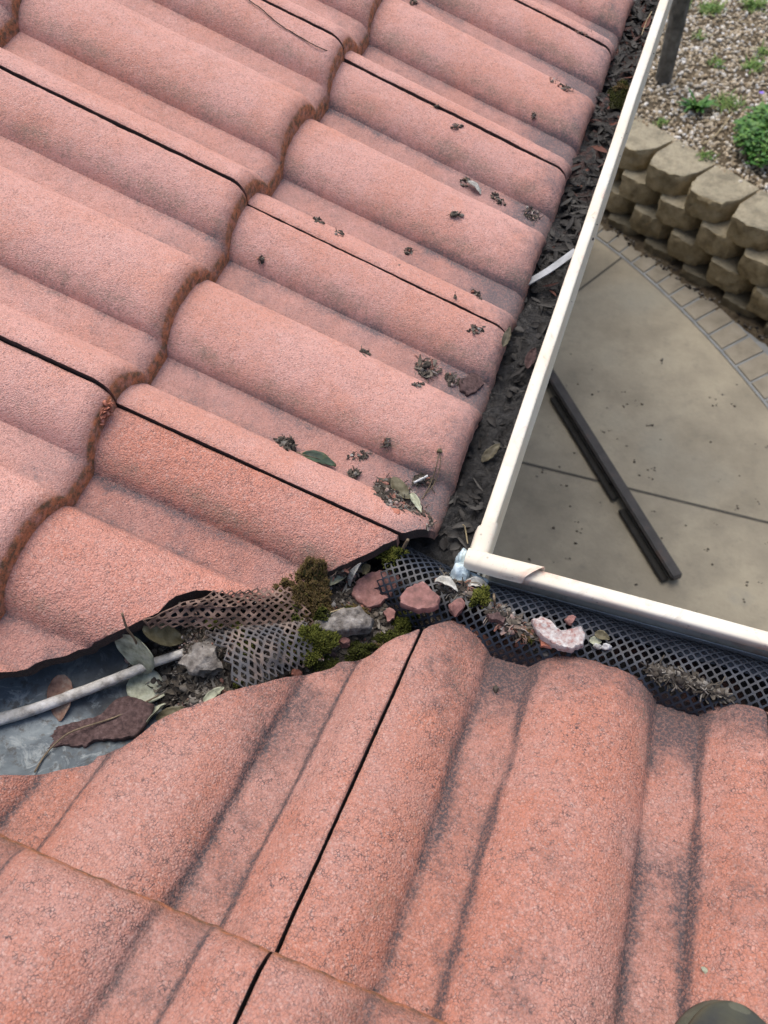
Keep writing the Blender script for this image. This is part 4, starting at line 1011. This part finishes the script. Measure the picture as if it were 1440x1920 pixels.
leaf('leaf', (678, 1072), (694, 1060), .006, M['leaf_olive'], 'small rounded leaf bit under the salmon cut edge', .004, .006, .2, .0, GLV, 0, 17)
leaf('leaf', (1105, 1200), (1128, 1204), .004, M['leaf_grey'], 'tiny leaf bit above the pale cream pebble', .003, .003, .3, .0, GLV, 0, 18)
leaf('leaf', (1115, 1188), (1143, 1198), .0045, M['leaf_olive'], 'small brown leaf bit on the black mesh right of the crescent', .004, .004, .5, .05, GLV, 0, 19)
leaf('leaf', (735, 895), (768, 935), .0075, M['leaf_olive'], 'curled olive husk leaning in the big debris clump', .008, .010, -.5, .06, GLV, 0, 20, .8)
leaf('leaf', (770, 925), (790, 960), .004, M['leaf_grey'], 'folded grey leaf on the right side of the big debris clump', .006, .006, .6, .05, GLV, 0, 21)

# sticks
def stick(name, pts, rad, mat, label, jit=.25, lifts=None, n=8, flat=1, cat='stick', group=None, sm=8, parent=None):
    P_ = [H3(x, y, (lifts[i] if lifts else .003)) for i, (x, y) in enumerate(pts)]; Q = smooth_path(P_, sm)
    r = [rad * (1 if isinstance(rad, float) else 1)] * len(Q); r = [q_ * (1.12 - .30 * i_ / len(r)) for i_, q_ in enumerate(r)] if name == 'bleached_stick' else r; V, Fc = tube(Q, r, n, flat, jit, len(label))
    o = mk(name, V, Fc, mat, parent); return tag(o, label, cat, group) if not parent else o
stick('bleached_stick', [(-40, 1360), (50, 1334), (140, 1302), (230, 1267), (290, 1242), (345, 1224)], .0049, M['stick'], 'bleached grey white stick lying across the metal valley', .10, [.006, .006, .0085, .013, .014, .012], 12)
stick('twig', [(65, 1448), (85, 1415), (118, 1382), (150, 1366), (215, 1345), (270, 1318), (305, 1300)], .0008, M['twig'], 'thin curved tan twig lying over the long dark shard', .2, [.004, .006, .009, .010, .010, .010, .010], 5, cat='twig')
stick('twig', [(776, 905), (802, 892)], .0013, M['pebble_w'], 'short straight white stalk beside the big debris clump', .05, [.008, .010], 6, cat='twig')
stick('twig', [(823, 850), (818, 875), (808, 905), (792, 935)], .0006, M['twig'], 'thin dry flower stalk lying near the eave tile end', .2, [.006, .005, .004, .003], 5, cat='twig')
stick('twig', [(826, 852), (824, 880), (812, 910), (800, 925)], .0005, M['twig'], 'second hair thin stalk beside the dry flower stalk', .2, [.006, .005, .004, .003], 5, cat='twig')
stone('seed_cup', 824, 846, 6, 5, .003, M['leaf_olive'], 'tiny olive seed cup at the end of the dry flower stalk', 'seed', 51)
stick('twig', [(877, 1020), (872, 990), (868, 984)], .0008, M['straw'], 'pale stalk standing out of the sludge near the gutter corner', .1, [.004, .012, .016], 5, cat='twig')
stick('twig', [(590, 1162), (615, 1150), (645, 1140)], .0006, M['straw'], 'pale hair thin stalk lying over the mortar slab', .1, [.012, .020, .020], 5, cat='twig')
stick('twig', [(765, 1012), (755, 1030), (748, 1048)], .0016, M['twig'], 'brown twig end sticking up at the tip of the salmon tile', .3, [.020, .014, .008], 6, cat='twig')
stick('twig', [(924, 1095), (926, 1115), (928, 1135)], .0012, M['twig'], 'short brown twig hanging over the black mesh near the moss', .3, [.008, .006, .004], 6, cat='twig')
stick('twig', [(1203, 56 + 10), (1212, 40), (1222, 22)], .0006, M['straw'], 'fine pale straw sticking up beside the gutter lip at the top', .1, [.030, .034, .038], 5, cat='twig')
# strap
p = [onz(940, 556, -.034), onz(985, 532, -.024), onz(1030, 506, -.012), onz(1080, 470, .0)]
Q = smooth_path(p, 6); V = []; Fc = []
for i, c in enumerate(Q):
    t = (Q[min(i + 1, len(Q) - 1)] - Q[max(0, i - 1)]).normalized(); s_ = t.cross(Vector((0, 0, 1))).normalized(); u_ = s_.cross(t)
    for a_, b_ in ((-1, 0), (1, 0), (1, -1), (-1, -1)): V.append((c + s_ * .0052 * a_ + u_ * (.0016 * b_ + (.0012 if a_ > 0 else 0)))[:])
for i in range(len(Q) - 1):
    for k in range(4): Fc.append([i * 4 + k, i * 4 + (k + 1) % 4, (i + 1) * 4 + (k + 1) % 4, (i + 1) * 4 + k])
Fc += [[0, 1, 2, 3], [len(V) - 4 + k for k in (3, 2, 1, 0)]]
tag(mk('gutter_strap', V, Fc, M['strap'], sharp=40), 'pale grey strap running from the gutter lip under the eave tiles', 'strap')

# moss cushions
def moss(px, py, rx, ry, h, n, label, seed, brown=.0, ang=0, hl=.0055, lift=0.0, yl=.35):
    rng = random.Random(seed); p = hit(px, py); sc_ = (Vector(CAM) - p).length / F; p = onz(px, py, p.z + h * .3 + lift); ax, ay = rx * sc_, ry * sc_
    root = empty('moss_clump', p - Vector((0, 0, h * .3)))
    ca_, sa_ = math.cos(ang), math.sin(ang)
    def mpt(r_, th):
        bf = 1 + .75 * mn.noise(Vector((math.cos(th) * 1.5 + seed, math.sin(th) * 1.5, seed))) + .25 * mn.noise(Vector((math.cos(th) * 5, math.sin(th) * 5 + seed, 2)))
        lx, ly = ax * r_ * bf * math.cos(th), ay * r_ * bf * math.sin(th)
        x, y = lx * ca_ - ly * sa_, lx * sa_ + ly * ca_
        hz = h * 1.25 * (max(0, 1 - r_ ** 2.6)) * (.62 + .9 * mn.noise(Vector((x * 55 + seed, y * 55, seed))) + .35 * mn.noise(Vector((x * 160, y * 160, seed)))) - h * .3
        return np.array([x, y, hz])
    V = [mpt(0, 0) + np.array(p)]; Fc = []
    for a in range(1, 9):
        for k in range(24): V.append(mpt(a / 8, 2 * math.pi * k / 24) + np.array(p) - np.array([0, 0, .0006]))
    for k in range(24): Fc.append([0, 1 + k, 1 + (k + 1) % 24])
    for a in range(7):
        for k in range(24): q_ = 1 + a * 24; Fc.append([q_ + k, q_ + 24 + k, q_ + 24 + (k + 1) % 24, q_ + (k + 1) % 24])
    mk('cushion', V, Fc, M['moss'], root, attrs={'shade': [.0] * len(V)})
    mb = MB(); shade = []
    for _ in range(n):
        r_ = math.sqrt(rng.random()); th = rng.uniform(0, 6.28); b = mpt(r_, th)
        nd = np.array([b[0] / ax * .55 * r_ * (h / ax) * 1.6 + rng.gauss(0, .28), b[1] / ay * .55 * r_ * (h / ay) * 1.6 + rng.gauss(0, .28), .85]); nd /= np.linalg.norm(nd)
        L_ = hl * rng.uniform(.5, 1.15); r = .00075 * rng.uniform(.7, 1.4); s1 = np.cross(nd, [.3, .5, .8]); s1 /= np.linalg.norm(s1); s2 = np.cross(nd, s1)
        base = b + np.array(p); V = []
        for t, q in ((0, .8), (.55, 1.25), (1, .12)):
            for k in range(3): th = k * 2.094 + t; V.append(base + nd * L_ * t + (s1 * math.cos(th) + s2 * math.sin(th)) * r * q)
        mb.add(V, [[0, 1, 4, 3], [1, 2, 5, 4], [2, 0, 3, 5], [3, 4, 7, 6], [4, 5, 8, 7], [5, 3, 6, 8], [6, 7, 8]])
        isb = (mn.noise(Vector((b[0] * 60 + seed, b[1] * 60, 0))) * .5 + .5) < brown * (1.25 + .8 * (b[1] / ay))
        s0 = rng.uniform(.8, 1.0) if isb else min(.7, max(.1, rng.gauss(yl, .13)))
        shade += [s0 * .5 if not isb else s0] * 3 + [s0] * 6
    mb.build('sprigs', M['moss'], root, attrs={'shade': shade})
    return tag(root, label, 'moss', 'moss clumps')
moss(570, 1116, 54, 60, .028, 4600, 'largest domed moss clump with a brown top beside the salmon cut edge', 1, .62, .2, .0055, .010, .33)
moss(572, 1208, 46, 30, .014, 2400, 'bright yellow green moss cushion above the orange cut edge', 2, .2, .5, .006, .010, .45)
moss(735, 1040, 24, 22, .013, 700, 'small yellow moss tuft at the tip of the salmon tile', 3, .1, 0, .004, .002, .52)
moss(758, 1170, 28, 22, .011, 800, 'green moss tuft just left of the top of the long black seam', 4, .05, -.3, .004, .002, .38)
moss(722, 1202, 38, 14, .007, 700, 'flat strip of moss creeping along the orange cut edge', 5, .2, .5, .003, .0, .25)
moss(660, 1222, 50, 16, .008, 900, 'dark moss strip below the mortar slab on the orange cut edge', 6, .25, .35, .003, .0, .2)
moss(604, 1246, 36, 14, .007, 500, 'dark green moss wedge under the yellow green cushion', 7, .1, .35, .003, .0, .22)
moss(455, 1193, 34, 12, .006, 700, 'thin moss strip growing on top of the grey mesh scrap', 8, .2, -.6, .004, .012, .42)
moss(404, 1170, 14, 7, .004, 260, 'tiny moss tuft on the dusty brown mesh scrap', 9, .2, 0, .004, .010, .4)
moss(900, 1122, 16, 18, .009, 420, 'moss tuft growing among bits left of the black mesh', 10, .1, 0, .004, .002, .48)
moss(992, 1190, 14, 14, .005, 300, 'dull moss patch under the white crescent shard', 11, .55, 0, .0025, .0, .2)
moss(466, 1222, 8, 12, .003, 160, 'tiny bright moss tuft low on the grey mesh scrap', 12, .1, 0, .0035, .012, .5)
moss(445, 1282, 10, 9, .003, 200, 'small dark green moss tuft at the bottom of the mesh scrap', 13, .1, 0, .003, .0, .3)
moss(604, 1180, 20, 16, .010, 400, 'green moss tuft above right of the yellow cushion', 14, .1, 0, .004, .006, .36)
moss(672, 1145, 22, 9, .003, 350, 'thin green film of moss on top of the mortar slab', 15, .4, 0, .0022, .018, .25)
moss(1165, 175, 16, 36, .006, 600, 'long dark moss patch growing on litter in the top of the left gutter', 16, .3, 0, .004, .004, .12)

rng = random.Random(77); mb = MB()
for _ in range(420):
    px, py = rng.uniform(330, 620), 0; py = 1150 + (px - 330) * rng.uniform(-.06, .0) + rng.uniform(-20, 95)
    if py > 1290 - (px - 440) * .2 - 6: continue
    q = H3(px, py, rng.uniform(.010, .018)); s_ = rng.uniform(.0006, .0016); Vr, Fr = rock_v(rng, (s_ * 1.4, s_, s_ * .7), 1, R=rotrand(rng)); mb.add(Vr + np.array(q), Fr, 0)
tag(mb.build('grit', M['crumbs']), 'fine brown grit caught in the old mesh scraps in the valley', 'grit', kind='stuff')
# debris clumps: each a tangle of crumbs, husks and fibres
def clump(px, py, rx, ry, n, label, seed, h=.004, ang=0, mats=('crumbs', 'darkbits'), name='debris_clump', cat='debris', group='debris clumps', big=1.0, rock=.26):
    if n < 40: rock = max(rock, .55)
    rng = random.Random(seed); mb = MB(); p0 = hit(px, py); sc_ = (Vector(CAM) - p0).length / F
    for _ in range(n):
        r = math.sqrt(rng.random()); th = rng.uniform(0, 6.28); ox, oy = rx * r * math.cos(th), ry * r * math.sin(th)
        qx, qy = px + ox * math.cos(ang) - oy * math.sin(ang), py + ox * math.sin(ang) + oy * math.cos(ang)
        q = H3(qx, qy, (1 - r) * h * rng.random()); k = rng.random()
        if k < rock:
            s_ = rng.uniform(.0008, .0023) * big; Vr, Fr = rock_v(rng, (s_ * 1.4, s_, s_ * .8), 2 if s_ > .002 else 1, .35, rotrand(rng)); mb.add(Vr + np.array(q) + np.array([0, 0, s_ * .4]), Fr, 0 if k < rock * .6 else 1)
        elif k < (.66 if n >= 40 else .9): shred(mb, q + Vector((0, 0, .001)), rng, rng.uniform(.003, .010) * big, rng.uniform(.0005, .0019) * big, 1 if rng.random() < .75 else 0)
        else:
            d = Vector((rng.gauss(0, 1), rng.gauss(0, 1), rng.uniform(0, .5))).normalized() * rng.uniform(.003, .008) * big
            m_ = q + d * .5 + Vector((rng.gauss(0, .001), rng.gauss(0, .001), .0012)); V, Fc = tube([q, m_, q + d], [.00035 * big] * 3, 4); mb.add(V, Fc, 1)
    return tag(mb.build(name, None, mats=[M[m] for m in mats]), label, cat, group, 'stuff' if n >= 250 and seed > 30 else None)
clump(740, 930, 44, 26, 330, 'largest tangle of grey debris in the lowest pink tile channel', 1, .011, .5, big=1.35)
clump(785, 965, 34, 16, 110, 'trailing debris running from the big tangle to the tile end', 2, .004, .8)
clump(793, 903, 20, 12, 60, 'nutty crumbs beside the short white stalk', 3, .005, -.2, big=1.5)
clump(536, 833, 17, 11, 80, 'dark husk clump just left of the green leaf', 4, .007, .3, ('darkbits', 'darkbits'), big=1.2)
clump(673, 855, 20, 9, 45, 'thin dirt smear above the small round husk', 5, .003, -.1)
clump(664, 889, 9, 8, 32, 'small round husk right of the green leaf', 6, .006, 0, ('darkbits', 'darkbits'), big=1.2)
clump(724, 833, 8, 11, 22, 'small dark speck cluster on the rib above the big tangle', 7, .003)
clump(800, 692, 22, 17, 80, 'dark brown nutty clump left of the flat brown shard', 8, .007, .5, ('darkbits', 'crumbs'), big=1.6)
clump(848, 712, 14, 12, 45, 'crumbs touching the left side of the flat brown shard', 9, .005, .8, big=1.4)
clump(784, 722, 12, 5, 20, 'small dark flake below the nutty clump', 10, .003, .2, ('darkbits', 'darkbits'))
clump(684, 663, 10, 5, 22, 'lone dark flake in the channel of a middle pink tile', 11, .003, .5, ('darkbits', 'darkbits'), big=1.2)
clump(893, 620, 15, 10, 32, 'dark crumbs near the seam end on a pink crown', 12, .003, -.3)
clump(893, 553, 14, 6, 26, 'dirt crumbs against a crown edge beside the middle seam', 13, .003, .9)
clump(853, 558, 14, 6, 30, 'dark tuft lying on the middle eave seam', 14, .004, .5, ('darkbits', 'darkbits'))
clump(854, 403, 12, 4, 22, 'black insect like flake on a pink crown', 15, .003, .2, ('darkbits', 'darkbits'), big=1.2)
clump(856, 238, 11, 5, 24, 'small brown flake on the crown below the upper seam', 16, .003, -.1, ('darkbits', 'crumbs'))
clump(821, 199, 6, 4, 14, 'tiny crumb sitting on the upper black seam', 17, .003)
clump(595, 417, 10, 7, 24, 'dark crumb in the channel just right of the second row end', 18, .004, .3, ('darkbits', 'darkbits'), big=1.2)
clump(634, 439, 12, 6, 28, 'larger dark crumb right of another near the second row end', 19, .004, 0, ('darkbits', 'darkbits'), big=1.3)
clump(489, 487, 6, 9, 16, 'small grey crumb on a crown near the second row end', 20, .003)
clump(765, 471, 7, 6, 20, 'round grey crumb in the channel above the middle seam', 21, .004, 0, big=1.1)
clump(742, 497, 10, 3, 16, 'thin dark flake beside the round grey crumb', 22, .002, .5, ('darkbits', 'darkbits'))
clump(933, 373, 18, 7, 34, 'twiggy crumbs in the channel right of the silver leaf', 23, .003, .8)
clump(997, 403, 17, 10, 48, 'grey fibrous tuft at the end of the upper channel', 24, .005, .7, ('crumbs', 'darkbits'), big=1.1)
clump(872, 342, 9, 9, 24, 'dark crumbs under the stalk of the silver leaf', 25, .003, 0, ('darkbits', 'darkbits'))
clump(1098, 62, 20, 6, 50, 'grey fibrous tuft at the highest visible channel end', 26, .005, .25)
clump(1060, 165, 16, 5, 26, 'crumbs in the channel second from the top', 27, .003, .4)
clump(1036, 152, 10, 4, 14, 'few dark crumbs left of the second channel crumbs', 28, .003, .4)
clump(1001, 218, 6, 5, 12, 'tiny crumb on the second highest crown', 29, .002)
clump(775, 5, 9, 8, 20, 'dark crumb with a pale fleck at the top edge', 30, .003, 0, ('darkbits', 'crumbs'))
clump(862, 1098, 44, 22, 260, 'heap of pale and dark bits beside the gutter corner sealant', 31, .010, .2, ('crumbs', 'darkbits'), big=1.5)
clump(960, 1172, 62, 18, 260, 'heap of bark bits between the orange tile crown and black mesh', 32, .006, .62, ('darkbits', 'crumbs'), big=1.5)
clump(1290, 1283, 84, 12, 330, 'dark leaf litter lying along the eave at the right', 33, .006, .36, ('darkbits', 'darkbits'), big=1.8)
clump(1045, 1112, 60, 5, 60, 'dark crumbs along the gutter lip near the corner', 34, .004, .3, ('darkbits', 'crumbs'))
clump(1240, 1175, 70, 6, 90, 'dark crumbs along the gutter lip at the right', 35, .004, .3, ('darkbits', 'crumbs'))
clump(335, 1285, 60, 42, 330, 'dark rotting leaf litter below the mortar lump', 36, .008, -.3, ('darkbits', 'darkbits'), big=1.9)
clump(360, 1200, 32, 14, 110, 'grey papery fragments above the mortar lump', 37, .008, 0, ('crumbs', 'darkbits'), big=1.6)
clump(640, 1085, 36, 16, 110, 'bits of leaf between the big moss and the round shard', 38, .005, -.4, ('darkbits', 'crumbs'), big=1.3)
clump(197, 775, 10, 26, 46, 'orange mortar crumbs at the chipped corner of a second row tile', 39, .002, .25, ('shard_orange', 'shard_orange'), big=1.1)

# ------------------------------------------------------------------ boot toe
tp = hit(1372, 1880); bd = Vector((-.02, 1, 0)).normalized(); sd_ = Vector((bd.y, -bd.x, 0)); slope = PITCH
def boot_pt(l, wv, z): p = Vector((tp.x, tp.y, tp.z)) - bd * l + sd_ * wv; p.z = tp.z + z + slope * l; return p
def half_w(l, W_=.042): return W_ * math.sqrt(max(0, 1 - max(0, (1 - l / .075)) ** 2.2)) * (1 - .18 * sstep(.09, .18, l) + .06 * sstep(.2, .25, l)) * math.sqrt(max(.0001, min(1, (.292 - l) / .03)))
def shell(name, W_, z0, z1fn, mat, parent, rimfn):
    V = []; rim = []; nl, nc = 50, 24; Fc = []
    for i in range(nl + 1):
        l = .29 * (i / nl) ** 1.3 + .0005
        hw = half_w(l, W_); ht = z1fn(l)
        for k in range(nc + 1):
            th = math.pi * k / nc; c, s = math.cos(th), math.sin(th); V.append(boot_pt(l, hw * (abs(c) ** .75) * (1 if c >= 0 else -1), z0 + (ht - z0) * s ** .7)[:]); rim.append(max(0, 1 - s * 1.8))
    for i in range(nl):
        for k in range(nc): a_ = i * (nc + 1) + k; Fc.append([a_, a_ + 1, a_ + nc + 2, a_ + nc + 1])
    for i in range(nl): Fc.append([i * (nc + 1), (i + 1) * (nc + 1), (i + 1) * (nc + 1) + nc, i * (nc + 1) + nc])
    return mk(name, V, Fc, mat, parent, attrs={'rim': rim})
boot = empty('boot', (tp.x, tp.y, tp.z)); tag(boot, 'dark olive grey boot toe on the orange tiles in the bottom right corner', 'boot')
shell('upper', .040, .012, lambda l: .016 + .034 * sstep(0, .05, l) + .055 * sstep(.09, .2, l), M['boot'], boot, None)
shell('sole', .0455, .0, lambda l: .017, M['sole'], boot, None)
